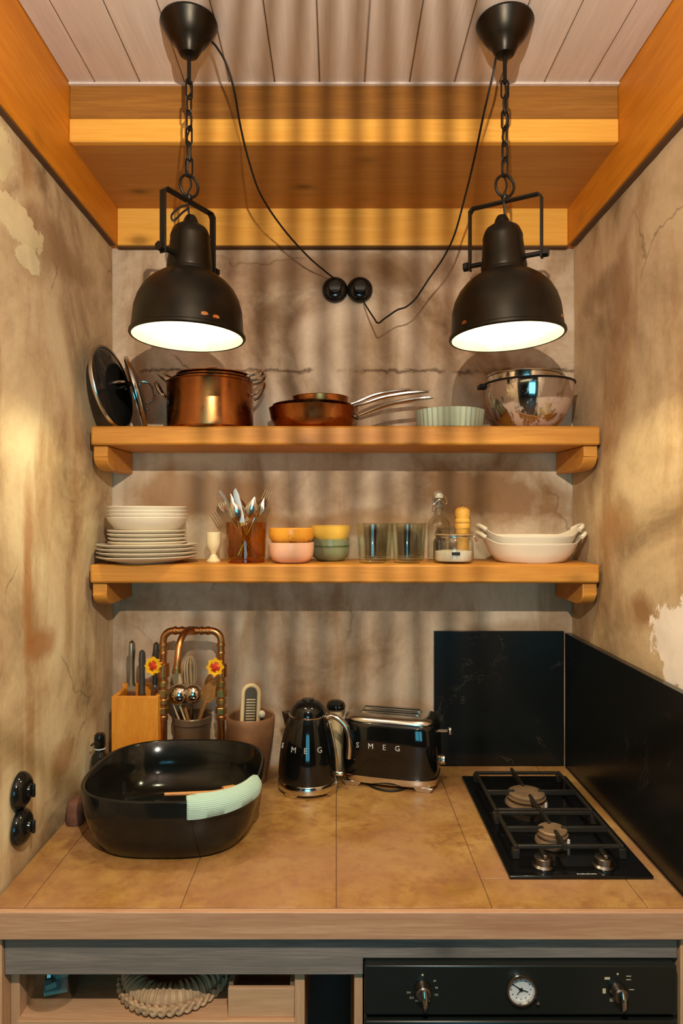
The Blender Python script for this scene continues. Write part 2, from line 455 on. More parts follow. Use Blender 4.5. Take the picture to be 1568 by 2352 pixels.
t.set(color=t.mix(v1, (0.007, 0.0075, 0.0065, 1), srgb(96, 86, 70)), rough=0.24, spec=0.35)
M['slate'] = t.m
def thin_glass(name, tint, edge, gloss=0.9):
    t = NT(name)
    lw = t.n('ShaderNodeLayerWeight'); lw.inputs['Blend'].default_value = 0.35
    tr = t.n('ShaderNodeBsdfTransparent'); gl = t.n('ShaderNodeBsdfGlossy'); gl.inputs['Roughness'].default_value = 0.03
    co = t.coords(kind='Object')
    fr = t.math('ADD', 0.045, t.math('MULTIPLY', t.math('POWER', lw.outputs['Facing'], 2.6), 0.55))
    c = t.mix(t.ramp(lw.outputs['Facing'], [(0.35, BLK), (0.95, WHT)]), tint, edge)
    c = t.mix(t.math('MULTIPLY', t.noise(co, 40, 2), 0.15), c, edge)
    t.l(c, tr.inputs['Color'])
    gl.inputs['Color'].default_value = (gloss,) * 3 + (1,)
    mx = t.n('ShaderNodeMixShader'); t.l(fr, mx.inputs[0]); t.l(tr.outputs[0], mx.inputs[1]); t.l(gl.outputs[0], mx.inputs[2])
    t.l(mx.outputs[0], t.t.nodes['Material Output'].inputs['Surface'])
    return t.m
M['glass'] = thin_glass('clear_glass', (0.988, 0.988, 0.98, 1), (0.76, 0.76, 0.70, 1))
M['glassgreen'] = thin_glass('green_glass', (0.972, 0.982, 0.965, 1), (0.74, 0.81, 0.72, 1))
M['amber'] = thin_glass('amber_glass', (0.95, 0.74, 0.36, 1), (0.70, 0.36, 0.09, 1))
M['lidglass'] = plain('smoked_glass', (0.012, 0.012, 0.011, 1), 0.05, 0, 0.1, 10)
M['sugar'] = plain('white_sugar', srgb(236, 226, 206), 0.8, 0, 0.05, 200, bump=0.3)
M['label'] = plain('black_label', srgb(26, 24, 22), 0.5)
M['print'] = plain('printed_marks', srgb(196, 182, 150), 0.5)
M['oven'] = plain('oven_enamel', srgb(25, 30, 27), 0.3, 0, 0.08, 10)
M['ovengap'] = plain('oven_gap', (0.002, 0.002, 0.002, 1), 0.8)
M['dial'] = plain('dial_face', srgb(214, 214, 210), 0.4, 0, 0.03, 20)
M['straw'] = plain('straw', srgb(192, 158, 120), 0.8, 0, 0.22, 60, bump=0.3)
M['teal'] = plain('teal_packet', srgb(70, 160, 172), 0.5, 0, 0.3, 18)
M['rubber'] = plain('rubber_ring', srgb(190, 150, 110), 0.6)
M['handle_grey'] = plain('grey_handle', srgb(92, 86, 78), 0.35, 0.6, 0.1, 20)
M['rasp'] = plain('rasp_steel', srgb(206, 182, 138), 0.45, 0.45, 0.15, 60)
M['beige'] = plain('beige_silicone', srgb(214, 186, 140), 0.55, 0, 0.06, 20)
M['tinted'] = plain('dark_rubber', srgb(24, 22, 20), 0.6)
M['floor'] = wood('floor_boards', srgb(110, 80, 54), srgb(78, 54, 36), 'y', 8, 0.05, 0.5, bump=0.05)
def emit(name, col, s):
    t = NT(name)
    t.b.inputs['Base Color'].default_value = (0.8, 0.8, 0.8, 1)
    t.b.inputs['Emission Color'].default_value = (*col, 1); t.b.inputs['Emission Strength'].default_value = s
    return t.m
M['bulb'] = emit('bulb_glow', (1.0, 0.80, 0.50), 14)
M['pendant_bulb'] = emit('pendant_bulb_glow', LAMP_COL, LAMP_E)
M['sky'] = emit('window_daylight', (0.10, 0.53, 0.72), WINDOW_E)

ZC = 0.900                        # worktop surface
ZU = CAM_Z + 0.2267               # top of upper shelf
ZL = CAM_Z - 0.1313               # top of lower shelf
XL, XR = -0.650, 0.690            # niche side walls
ZB = 2.410                        # underside of the beams
ZS = 2.515                        # soffit
ZCEIL = 2.654
# ================================================================== the lantern behind the lamps (room light)
def lantern():
    LX, LY, LZ = 0.03, 0.20, CAM_Z + 0.53
    root = empty('slatted_lantern', (LX, LY, ZCEIL), 'large hanging lantern with a fine vertical slat grille, facing the niche', 'lantern')
    b = MB()
    RR = 0.25
    rel = lambda z: CAM_Z + z - ZCEIL
    for z in (rel(0.355), rel(0.97)):
        b.tube([(RR * cos(2 * pi * k / 48), RR * sin(2 * pi * k / 48), z) for k in range(48)], 0.005, 6, True)
    for a in (0, pi / 2 + 0.9, pi, 1.5 * pi - 0.0, pi / 2 - 0.9):
        b.tube([(RR * cos(a), RR * sin(a), rel(0.355)), (RR * cos(a), RR * sin(a), rel(0.97))], 0.004, 6)
    for a in (0, pi / 2):
        b.tube([(-RR * cos(a), -RR * sin(a), rel(0.97)), (RR * cos(a), RR * sin(a), rel(0.97))], 0.004, 6)
    b.build('frame', M['blackiron'], root)
    MB().tube([(0, 0, 0), (0, 0, rel(0.58))], 0.004, 8).build('hanging_rod', M['blackiron'], root)
    MB().sphere((0, 0, LZ - ZCEIL), 0.012, 12, 8).build('bulb', M['bulb'], root)
    sl = MB().box(-0.0028, 0.0028, -0.001, 0.001, rel(0.36), rel(0.965)).build('slat', M['blackiron'], root)
    first = True
    for k in range(-4, 6):
        xw = -0.296 + 0.0852 * (k + 0) - 0.0
        xw = (745 - 772) * 0.0012755 + 0.0862 * k
        a = math.atan((xw - LX) / 1.8)
        o = sl if first else sl.copy()
        if not first: COL.objects.link(o); o.parent = root
        first = False
        o.location = (RR * sin(a), RR * cos(a), 0); o.rotation_euler = (0, 0, -a)
    ld = bpy.data.lights.new('lantern_light', 'POINT')
    ld.energy = LANTERN_W; ld.color = LANTERN_COL; ld.shadow_soft_size = 0.0046
    lo = bpy.data.objects.new('lantern_light', ld); COL.objects.link(lo); lo.parent = root
    lo.location = (0, 0.0, LZ - ZCEIL)
    lo.location = (0, 0.016, LZ - ZCEIL)
lantern()

# ================================================================== setting
def wall_grid(name, mat, u0, u1, w0, w1, plane, disp, back, step=0.012):
    """relief wall: plane 'y' (u = x) or 'x' (u = y); disp(u, w) = offset of the face"""
    nu = int((u1 - u0) / step) + 1; nw = int((w1 - w0) / step) + 1
    v = []; f = []
    def P(u, w, d): return (u, d, w) if plane == 'y' else (d, u, w)
    for j in range(nw + 1):
        for i in range(nu + 1):
            u = u0 + (u1 - u0) * i / nu; w = w0 + (w1 - w0) * j / nw
            v.append(P(u, w, disp(u, w)))
    W = nu + 1
    for j in range(nw):
        for i in range(nu):
            a = j * W + i
            f.append((a, a + 1, a + W + 1, a + W))
    n0 = len(v)
    v += [P(u0, w0, back), P(u1, w0, back), P(u1, w1, back), P(u0, w1, back)]
    f.append((n0, n0 + 1, n0 + 2, n0 + 3))
    f.append([i for i in range(W)] + [n0 + 1, n0])
    f.append([nw * W + i for i in range(W)] + [n0 + 2, n0 + 3])
    f.append([j * W for j in range(nw + 1)] + [n0 + 3, n0])
    f.append([j * W + nu for j in range(nw + 1)] + [n0 + 2, n0 + 1])
    b = MB(); b.add(v, f)
    return tag(b.build(name, mat, smooth=True, angle=60), None, None, None, 'structure')

def nz(u, w, s, o=0.0): return noise.noise(Vector((u * s + o, w * s, o)))
ZLED = CAM_Z + 0.418
def disp_back(x, z):
    d = 2.0 + 0.002 * nz(x, z, 4, 1.3) + 0.0008 * nz(x, z, 22, 2.0)
    zl = ZLED + 0.006 * nz(x, 0, 14, 5) + 0.004 * nz(x, 0, 60, 9)
    if z < zl and -0.62 < x < 0.16: d -= 0.0055
    elif z < zl and x < 0.6: d -= 0.002
    return d
def disp_left(y, z):
    return XL - 0.003 + 0.003 * nz(y, z, 3, 7.7) + 0.001 * nz(y, z, 18, 3.1)
def disp_right(y, z):
    ledge = 1.98 + 0.10 * (2.0 - y) + 0.015 * nz(y, 0, 9, 2)
    d = XR + 0.003 + 0.003 * nz(y, z, 3, 4.7) + 0.001 * nz(y, z, 18, 6.1)
    if z < ledge: d -= 0.004
    return d
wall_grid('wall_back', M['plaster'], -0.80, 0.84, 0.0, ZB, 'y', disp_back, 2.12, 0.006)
wall_grid('wall_left', M['plaster_l'], 0.60, 1.992, 0.0, ZB, 'x', disp_left, -0.80, 0.012)
wall_grid('wall_right', M['plaster_r'], 0.60, 1.992, 0.0, ZB, 'x', disp_right, 0.84, 0.012)
def struct(name, b, mat, **kw): return tag(b.build(name, mat, **kw), None, None, None, 'structure')
struct('floor', MB().box(-2.1, 2.1, -2.6, 2.12, -0.1, 0.0), M['floor'])
ceil = struct('ceiling', MB().box(-2.1, 2.1, -2.6, 2.12, ZCEIL + 0.012, 2.80), M['ceil_gap'])
x = -0.465 - 2 * 0.1064
xs = []
while x < 0.70:
    xs.append((max(x, -0.634), min(x + 0.1064, 0.6705))); x += 0.1064
shared = None
for i, (a, b_) in enumerate(xs):
    m = MB().box(a + 0.0008, b_ - 0.0008, 0.60, 1.62, ZCEIL, ZCEIL + 0.0115).build('plank', M['ceil'], ceil, bevel=0.0022)
struct('wall_front_left', MB().box(-2.0, -0.80, 0.60, 0.70, 0, ZCEIL), M['room_plaster'])
struct('wall_front_right', MB().box(0.84, 2.0, 0.60, 0.70, 0, ZCEIL), M['room_plaster'])
struct('wall_room_left', MB().box(-2.1, -2.0, -2.6, 0.70, 0, ZCEIL), M['room_plaster'])
struct('wall_room_right', MB().box(2.0, 2.1, -2.6, 0.70, 0, ZCEIL), M['room_plaster'])
# rear wall of the room with the window the daylight comes from
wr = MB()
wr.box(-2.0, -0.60, -2.6, -2.5, 0, ZCEIL); wr.box(0.60, 2.0, -2.6, -2.5, 0, ZCEIL)
wr.box(-0.60, 0.60, -2.6, -2.5, 0, 0.55); wr.box(-0.60, 0.60, -2.6, -2.5, 2.05, ZCEIL)
struct('wall_rear', wr, M['room_plaster'], smooth=False)
win = struct('window_1', MB().box(-0.60, -0.54, -2.58, -2.5, 0.55, 2.05).box(0.54, 0.60, -2.58, -2.5, 0.55, 2.05).box(-0.54, 0.54, -2.58, -2.5, 0.55, 0.61).box(-0.54, 0.54, -2.58, -2.5, 1.99, 2.05).box(-0.05, 0.05, -2.58, -2.5, 0.61, 1.99), M['pale_z'], smooth=False)
for a, b_ in ((-0.54, -0.05), (0.05, 0.54)):
    MB().box(a, b_, -2.56, -2.555, 0.61, 1.99).build('pane', M['sky'], win)

# beams and boards around the niche
struct('trim_1', MB().box(-0.80, -0.634, 0.60, 2.12, ZB, ZCEIL + 0.012), M['beam'], bevel=0.003)
struct('trim_2', MB().box(0.6705, 0.84, 0.60, 2.12, ZB, ZCEIL + 0.012), M['beam'], bevel=0.003)
struct('trim_3', MB().box(-0.634, 0.6705, 1.622, 1.70, ZS + 0.057, ZCEIL + 0.012), M['beam_old'], bevel=0.003)
struct('trim_4', MB().box(-0.634, 0.6705, 1.618, 1.640, ZS, ZS + 0.056), M['beam_x'], bevel=0.004)
struct('trim_5', MB().box(-0.634, 0.6705, 1.6405, 1.9745, ZS + 0.001, ZS + 0.03), M['soffit'])
struct('trim_6', MB().box(-0.634, 0.6705, 1.975, 2.10, ZB, ZS + 0.03), M['beam_x'], bevel=0.003)

M['shadow_gap'] = plain('painted_gap_shade', srgb(96, 66, 38), 0.9)  # dark brown strips paint in the shade line under the beams
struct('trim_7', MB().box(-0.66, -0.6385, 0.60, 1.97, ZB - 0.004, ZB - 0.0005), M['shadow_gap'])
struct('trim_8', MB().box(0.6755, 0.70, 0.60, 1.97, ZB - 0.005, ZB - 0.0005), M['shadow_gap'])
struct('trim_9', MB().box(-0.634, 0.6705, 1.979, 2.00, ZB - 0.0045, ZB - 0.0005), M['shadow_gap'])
struct('trim_10', MB().box(-0.633, 0.6695, 1.6135, 1.6215, ZCEIL - 0.005, ZCEIL - 0.0002), M['ceil'])
# ================================================================== shelves
def wall_shelf(ztop, th, label, xa, xb):
    yf = 1.76
    root = empty('wall_shelf', (0.02, 1.99, ztop - th), label, 'shelf')
    o = root.location
    rel = lambda b: Matrix.Translation(-Vector(o))
    b = MB().box(xa, xb, yf, 1.995, ztop - th, ztop, rel(0)); b.build('board', M['shelf'], root, bevel=0.006)
    # rounded bracket blocks under both ends
    for xs0, xs1 in ((xa + 0.003, xa + 0.040), (xb - 0.040, xb - 0.003)):
        h = 0.062
        poly = [(1.995, -0.0005), (yf + 0.014, -0.0005), (yf + 0.014, -0.030)]
        for k in range(7):
            a = pi / 2 * k / 6
            poly.append((yf + 0.014 + 0.06 * (1 - cos(a)), -0.030 - (h - 0.030) * sin(a)))
        poly += [(1.995, -h)]
        MB().prism([(u, w + ztop - th) for u, w in poly], xs0, xs1, 'x', rel(0)).build('bracket', M['shelf'], root, bevel=0.003)
wall_shelf(ZU, 0.0494, 'thick wooden wall shelf carrying copper pots, pans and steel bowls', -0.634, 0.682)
wall_shelf(ZL, 0.0480, 'thick wooden wall shelf carrying plates, glasses and baking dishes', -0.636, 0.680)

# ================================================================== worktop, base, splash panels
wt = empty('worktop', (0, 1.27, ZC), 'brown stone tiled worktop with a pale wood front edge', 'worktop')
r0 = Matrix.Translation((0, -1.27, -ZC))
MB().box(XL + 0.002, XR - 0.006, 1.2705, 1.986, ZC - 0.045, ZC - 0.0025, r0).build('substrate', M['grout'], wt)
MB().box(XL + 0.002, XR - 0.004, 1.256, 1.2695, ZC - 0.052, ZC, r0).build('edging', M['edging'], wt, bevel=0.0025)
g = 0.0009
cols = [(XL + 0.004, -0.58), (-0.58, -0.29), (-0.29, 0.0), (0.0, 0.29), (0.29, 0.58), (0.58, 0.661)]
for i, (a, b_) in enumerate(cols):
    ys = [(1.2705, 1.371), (1.371, 1.984)] if i >= 4 else [(1.2705, 1.984)]
    for y0, y1 in ys:
        MB().box(a + g, b_ - g, y0 + g, y1 - g, ZC - 0.0095, ZC, r0).build('tile', M['tile'], wt, bevel=0.0008)
sp = MB().box(0.2845, 0.6625, 1.986, 1.998, ZC + 0.0005, ZC + 0.391).build('splash_panel', M['slate'], bevel=0.001)
tag(sp, 'black stone splash panel against the back wall behind the toaster', 'splash panel')
sp = MB().box(0.6645, 0.6815, 1.272, 1.985, ZC - 0.0022, ZC + 0.387).build('splash_panel', M['slate'], bevel=0.001)
tag(sp, 'long black stone splash panel running beside the gas hob', 'splash panel')

base = empty('base_cabinet', (0, 1.28, 0), 'rustic wooden base frame with grey apron board and open cubby', 'cabinet')
r1 = Matrix.Translation((0, -1.28, 0))
apx = lambda p, d=1.28: (p - 772) * d / FPX
MB().prism([(-0.622, 0.846), (-0.622, 0.768), (0.0505, 0.768), (0.0505, 0.799), (0.640, 0.799), (0.640, 0.846)], 1.280, 1.304, 'y', r1).build('apron', M['apron'], base, bevel=0.002)
MB().box(XL + 0.004, -0.6235, 1.272, 1.34, 0, 0.846, r1).build('post', M['pale_z'], base, bevel=0.002)
MB().box(0.6415, XR - 0.006, 1.272, 1.34, 0, 0.846, r1).build('post', M['pale_z'], base, bevel=0.002)
MB().box(0.034, 0.0500, 1.29, 1.60, 0, 0.766, r1).build('post', M['pale_z'], base, bevel=0.002)
MB().box(-0.6230, -0.606, 1.306, 1.62, 0.55, 0.79, r1).build('side_panel', M['pale_z'], base, bevel=0.0015)
MB().box(-0.0790, -0.060, 1.296, 1.62, 0.55, 0.766, r1).build('divider', M['pale_z'], base, bevel=0.0015)
ZF = 0.670
MB().box(-0.606, -0.079, 1.296, 1.60, ZF - 0.022, ZF, r1).build('shelf_board', M['pale'], base, bevel=0.0015)
MB().box(-0.6230, 0.034, 1.62, 1.64, 0.05, 0.84, r1).build('back_panel', M['darkwood'], base)

# ================================================================== oven
ov = empty('built_in_oven', (0.34, 1.262, 0.30), 'dark green-black built-in oven with knobs and round clock', 'oven')
r2 = Matrix.Translation(-Vector(ov.location))
X0, X1 = 0.0526, 0.6300
MB().box(X0 + 0.006, X1 - 0.006, 1.306, 1.80, 0.22, 0.792, r2).build('body', M['ovengap'], ov)
MB().box(X0, X1, 1.262, 1.285, 0.7055, 0.7975, r2).build('control_panel', M['oven'], ov, bevel=0.003)
MB().box(X0, X1, 1.258, 1.300, 0.24, 0.6975, r2).build('door', M['oven'], ov, bevel=0.004)
def onpanel(px, py, d=1.262): 
    p = at(px, py, d); return p
FACE = lambda p: r2 @ align(p, (0, -1, 0), (1, 0, 0))      # local z towards the room, local x right
def text_mesh(s, size, depth):
    cu = bpy.data.curves.new('lettering', 'FONT'); cu.body = s; cu.size = size; cu.extrude = depth
    cu.align_x = 'CENTER'; cu.align_y = 'CENTER'; cu.resolution_u = 2
    o = bpy.data.objects.new('lettering', cu)
    me = bpy.data.meshes.new_from_object(o)
    bpy.data.objects.remove(o); bpy.data.curves.remove(cu)
    return me
def letter(name, s, size, depth, mat, parent, Mx):
    me = text_mesh(s, size, depth); me.materials.clear(); me.materials.append(mat)
    o = bpy.data.objects.new(name, me); COL.objects.link(o); o.parent = parent
    o.matrix_local = Mx
    return o
for (kx, ky) in ((970, 2272), (1418, 2276)):
    p = onpanel(kx, ky)
    F = FACE(p)
    kn = MB().lathe([(0.0, 0.0), (0.0165, 0.0), (0.0165, 0.004), (0.0145, 0.008), (0.0135, 0.016), (0.011, 0.018), (0, 0.018)], 28, F).build('knob', M['steel_dark'], ov, label='dark metal oven knob')
    g_ = MB().tube([F @ Vector((0.0005, 0.012, 0.019)), F @ Vector((0.001, 0.0, 0.024)), F @ Vector((0.002, -0.014, 0.024)), F @ Vector((0.003, -0.030, 0.012))], [0.003, 0.0048, 0.0046, 0.0026], 10).build('lever', M['chrome'], kn, label='polished lever of the knob')
p = onpanel(1195, 2270); F = FACE(p)
ck = MB().lathe([(0.0225, 0.0), (0.0275, 0.0), (0.0280, 0.006), (0.0265, 0.010), (0.0235, 0.010), (0.0228, 0.004), (0.0225, 0.0)], 40, F).build('clock_bezel', M['chrome'], ov, label='chrome ring of the oven clock')
MB().lathe([(0.0, 0.0005), (0.0226, 0.0005), (0.0226, 0.003), (0.0, 0.003)], 32, F).build('dial', M['dial'], ck, label='pale round clock face')
def hand(a, L, w):
    MB().prism([(-w, -0.004), (w, -0.004), (w * 0.5, L), (-w * 0.5, L)], 0.0036, 0.0044, 'z', F @ Matrix.Rotation(a, 4, 'Z')).build('hand', M['label'], ck)
hand(R(57), 0.0185, 0.0011); hand(R(-108), 0.0135, 0.0013); hand(R(142), 0.012, 0.0008)
MB().lathe([(0, 0.0036), (0.003, 0.0036), (0.003, 0.0052), (0, 0.0052)], 12, F).build('hub', M['label'], ck)
for k in range(12):
    a = 2 * pi * k / 12
    MB().box(-0.0006, 0.0006, 0.0165, 0.0190, 0.0032, 0.0037, F @ Matrix.Rotation(a, 4, 'Z')).build('tick', M['label'], ck)
pq = onpanel(1232, 2297); F = FACE(pq)
MB().lathe([(0, 0), (0.0028, 0), (0.0035, 0.006), (0.003, 0.009), (0, 0.010)], 14, F).build('setting_pin', M['chrome'], ov)
for s_, px, py in (('60', 998, 2253), ('90', 1002, 2269), ('120', 1001, 2285), ('150', 983, 2299), ('180', 957, 2299), ('210', 945, 2292), ('240', 938, 2280)):
    letter('dial_number', s_, 0.0052, 0.00015, M['print'], ov, FACE(onpanel(px, py, 1.2618)))
for px, py in ((970, 2239), (1418, 2237)):
    MB().lathe([(0, 0), (0.0020, 0), (0.0020, 0.0004), (0, 0.0004)], 12, FACE(onpanel(px, py, 1.262))).build('dial_mark', M['print'], ov)
for px, py, w, h in ((1394, 2247, 0.005, 0.0022), (1443, 2242, 0.0045, 0.0007), (1443, 2250, 0.0045, 0.0007), (1450, 2273, 0.0045, 0.0007), (1387, 2276, 0.003, 0.0045), (1404, 2295, 0.0035, 0.0008), (1404, 2299, 0.0035, 0.0008), (1404, 2297, 0.0012, 0.003)):
    MB().box(-w, w, -h, h, 0, 0.0004, FACE(onpanel(px, py, 1.262))).build('dial_mark', M['print'], ov)

# ================================================================== gas hob
hob = empty('gas_hob', (0.4915, 1.6285, ZC), 'black glass two-burner gas hob with cast iron grates', 'hob')
r3 = Matrix.Translation(-Vector(hob.location))
HZ = ZC + 0.0075
MB().box(0.347, 0.636, 1.367, 1.890, ZC + 0.0003, HZ, r3).build('glass_plate', M['hobglass'], hob, bevel=0.002)
def burner(cx, cy, rc):
    T = r3 @ Matrix.Translation((cx, cy, HZ))
    o = MB().lathe([(0, 0), (rc * 1.15, 0), (rc * 1.10, 0.006), (rc * 0.8, 0.008), (rc * 0.78, 0.013), (rc * 1.02, 0.014), (rc * 1.04, 0.018), (rc * 0.9, 0.019), (0, 0.019)], 36, T).build('burner_ring', M['burner'], hob)
    MB().lathe([(0, 0.0195), (rc * 0.94, 0.0195), (rc * 0.97, 0.022), (rc * 0.97, 0.026), (rc * 0.90, 0.028), (rc * 0.6, 0.0285), (0, 0.027)], 36, T).build('burner_cap', M['burner'], o)
    MB().tube([Vector((rc * 0.8, -rc * 0.9, 0)), Vector((rc * 0.8, -rc * 0.9, 0.016))], 0.003, 8, m=T).build('igniter', M['dial'], o)
burner(0.477, 1.715, 0.046)
burner(0.479, 1.515, 0.033)
def grate(x0, x1, y0, y1, cx, cy, rin):
    z0, z1 = HZ + 0.020, HZ + 0.028
    w = 0.0036
    gr = MB()
    for xx in (x0, x1): gr.box(xx - w, xx + w, y0 - w, y1 + w, z0, z1)
    for yy in (y0, y1): gr.box(x0 + w, x1 - w, yy - w, yy + w, z0, z1)
    root = gr.build('grate', M['iron'], hob, bevel=0.0015)
    root.data.transform(r3)
    for xx in (x0, x1):
        for yy in (y0, y1):
            MB().box(xx - 0.007, xx + 0.007, yy - 0.007, yy + 0.007, HZ + 0.0003, z0 + 0.0005, r3).build('foot', M['iron'], root, bevel=0.001)
    for dx, dy in ((1, 0), (-1, 0), (0, 1), (0, -1)):
        ex = (x1 if dx > 0 else x0) if dx else cx
        ey = (y1 if dy > 0 else y0) if dy else cy
        ix, iy = cx + dx * rin, cy + dy * rin
        if dx: MB().box(min(ex, ix), max(ex, ix), cy - 0.0035, cy + 0.0035, z0, z1 + 0.004, r3).build('finger', M['iron'], root, bevel=0.001)
        else: MB().box(cx - 0.0035, cx + 0.0035, min(ey, iy) - (0.012 if dy < 0 else 0), max(ey, iy) + (0.012 if dy > 0 else 0), z0, z1 + 0.006, r3).build('finger', M['iron'], root, bevel=0.001)
grate(0.378, 0.602, 1.617, 1.848, 0.477, 1.715, 0.030)
grate(0.378, 0.602, 1.440, 1.600, 0.479, 1.515, 0.020)
for cx in (0.426, 0.550):
    T = r3 @ Matrix.Translation((cx, 1.405, HZ))
    k = MB().lathe([(0, 0), (0.0225, 0), (0.023, 0.003), (0.0190, 0.007), (0.0180, 0.019), (0.015, 0.021), (0, 0.021)], 32, T).build('knob', M['steel_dark'], hob)
    MB().box(-0.0045, 0.0045, -0.016, 0.016, 0.0212, 0.030, T).build('grip', M['steel_dark'], k, bevel=0.002)
for k in range(11):
    MB().box(0, 0.0026, 0, 0.0024 if k % 3 else 0.0034, 0, 0.0002, r3 @ Matrix.Translation((0.4845 + k * 0.0037, 1.3735, HZ))).build('printed_mark', M['dial'], hob)
# ================================================================== pendant lamps
SHADE = [(0.1130, -0.001), (0.1165, -0.002), (0.1190, 0.001), (0.1185, 0.006), (0.1150, 0.0085), (0.1128, 0.030), (0.1105, 0.056), (0.104, 0.078), (0.094, 0.097), (0.080, 0.113), (0.062, 0.126), (0.048, 0.133)]
def pendant(px, label, phi, tilt, tilty, cord_pts, chips):
    d = 1.417
    X = (px - 772) * d / FPX
    root = empty('pendant_lamp', (X, d, ZCEIL), label, 'lamp')
    Z = lambda zc: CAM_Z + zc - ZCEIL
    MB().lathe([(0.0, 0.0), (0.0575, 0.0), (0.0590, -0.005), (0.0565, -0.010), (0.0550, -0.013), (0.0470, -0.028), (0.0370, -0.042), (0.0280, -0.050), (0.0245, -0.060), (0.019, -0.069), (0.006, -0.072), (0, -0.072)], 40).build('canopy', M['shade_black'], root)
    MB().tube([(0, 0, -0.071), (0, 0, Z(0.893))], 0.0042, 8).build('rod', M['blackiron'], root)
    # chain: stadium links, alternately turned
    def link(L, w, r):
        pts = []
        for k in range(8): a = pi * k / 7; pts.append((w * cos(a), 0, L / 2 - w + w * sin(a)))
        for k in range(8): a = pi + pi * k / 7; pts.append((w * cos(a), 0, -L / 2 + w + w * sin(a)))
        return MB().tube(pts, r, 6, True)
    n = 6; z_top, z_bot = Z(0.897), Z(0.703)
    pitch = (z_top - z_bot) / n
    first = None
    for k in range(n):
        zc = z_top - pitch * (k + 0.5)
        if first is None:
            o = first = link(pitch + 0.0075, 0.0075, 0.0021).build('chain_link', M['blackiron'], root)
        else:
            o = first.copy(); COL.objects.link(o); o.parent = root
        o.location = (0, 0, zc); o.rotation_euler = (0, 0, R(20 + phi * 0.5 + 80 * (k % 2) + 7 * k))
    wob = [Vector((0.005 * sin(k * 1.9), 0.004 * cos(k * 1.3), z_top + (Z(0.62) - z_top) * k / 14)) for k in range(15)]
    wob[-1] = Vector((0, 0, Z(0.62)))
    MB().tube(spline(wob, 3), 0.0022, 6).build('lamp_wire', M['cord'], root)
    if px < 700:
        lp = [Vector((-0.001, 0, Z(0.640))), Vector((-0.014, -0.012, Z(0.632))), Vector((-0.030, -0.024, Z(0.610))), Vector((-0.026, -0.024, Z(0.598))), Vector((-0.010, -0.010, Z(0.622))), Vector((0, 0, Z(0.634)))]
        MB().tube(spline(lp, 5), 0.0022, 6).build('lamp_wire', M['cord'], root)
    rg = MB().tube([(0.0205 * cos(2 * pi * k / 28), 0, 0.0225 * sin(2 * pi * k / 28)) for k in range(28)], 0.0030, 8, True).build('ring', M['blackiron'], root)
    rg.location = (0, 0, Z(0.680)); rg.rotation_euler = (0, 0, R(12 if px > 700 else 38))
    MB().lathe([(0, 0.652), (0.007, 0.652), (0.008, 0.658), (0.005, 0.662), (0, 0.664)], 14, Matrix.Translation((0, 0, CAM_Z - ZCEIL))).build('eye_bolt', M['blackiron'], root)
    # bracket: flat strip bent to a U, turned about the hanging axis
    RZ = Matrix.Rotation(R(phi), 4, 'Z')
    hw = 0.077; zt = Z(0.650); zb = Z(0.517); t = 0.0028; w = 0.0075; c = 0.008
    prof = [(-hw, zb), (-hw, zt - c), (-hw + c, zt), (hw - c, zt), (hw, zt - c), (hw, zb)]
    inner = [(-hw + t * 1.4, zb), (-hw + t * 1.4, zt - c - t), (-hw + c + t * 0.6, zt - t * 1.4), (hw - c - t * 0.6, zt - t * 1.4), (hw - t * 1.4, zt - c - t), (hw - t * 1.4, zb)]
    v = []
    for u, z in prof + inner[::-1]: v.append((u, z))
    nq = len(prof)
    b = MB()
    vv = [RZ @ Vector((u, -w, z)) for u, z in prof] + [RZ @ Vector((u, -w, z)) for u, z in inner] + [RZ @ Vector((u, w, z)) for u, z in prof] + [RZ @ Vector((u, w, z)) for u, z in inner]
    ff = []
    for k in range(nq - 1):
        ff += [(k, k + 1, nq + k + 1, nq + k), (2 * nq + k, 3 * nq + k, 3 * nq + k + 1, 2 * nq + k + 1), (k, 2 * nq + k, 2 * nq + k + 1, k + 1), (nq + k, nq + k + 1, 3 * nq + k + 1, 3 * nq + k)]
    ff += [(0, nq, 3 * nq, 2 * nq), (nq - 1, 3 * nq - 1, 4 * nq - 1, 2 * nq - 1)]
    b.add(vv, ff)
    b.build('bracket', M['blackiron'], root, bevel=0.0008)
    for s in (-1, 1):
        h = MB().tube([RZ @ Vector((s * 0.034, 0, zb + 0.010)), RZ @ Vector((s * 0.084, 0, zb + 0.010))], 0.0052, 10)
        h.tube([RZ @ Vector((s * 0.0785, 0, zb + 0.010)), RZ @ Vector((s * 0.0885, 0, zb + 0.010))], 0.0098, 6)
        h.build('pivot_bolt', M['blackiron'], root)
    # shade, tilted a little about the pivot
    T = Matrix.Translation((0, 0, zb + 0.010 - 0.061)) @ Matrix.Rotation(R(tilt), 4, 'Y') @ Matrix.Rotation(R(tilty), 4, 'X') @ Matrix.Translation((0, 0, -0.100))
    outer = SHADE + [(0.0478, 0.137), (0.0465, 0.139), (0.0470, 0.145), (0.0445, 0.165), (0.0405, 0.203), (0.0412, 0.207), (0.0400, 0.212), (0.0360, 0.222), (0.0330, 0.2265), (0.024, 0.2325), (0.017, 0.2360), (0.0135, 0.246), (0.0095, 0.253), (0.003, 0.256), (0, 0.256)]
    sh = MB().lathe(outer + [], 64, T)
    sh.build('shade', M['shade_black'], root, recalc=False)
    inn = [(0.1130, -0.001)] + [(max(r - 0.0035, 0.02), z - 0.002) for r, z in SHADE[4:]] + [(0.040, 0.134), (0.028, 0.136), (0.0, 0.136)]
    MB().lathe(inn, 64, T).build('shade_liner', M['liner'], root, label='pale enamel inside of the lamp shade')
    MB().lathe([(0, 0.134), (0.020, 0.134), (0.019, 0.108), (0.014, 0.106), (0, 0.106)], 20, T).build('bulb_holder', M['liner'], root)
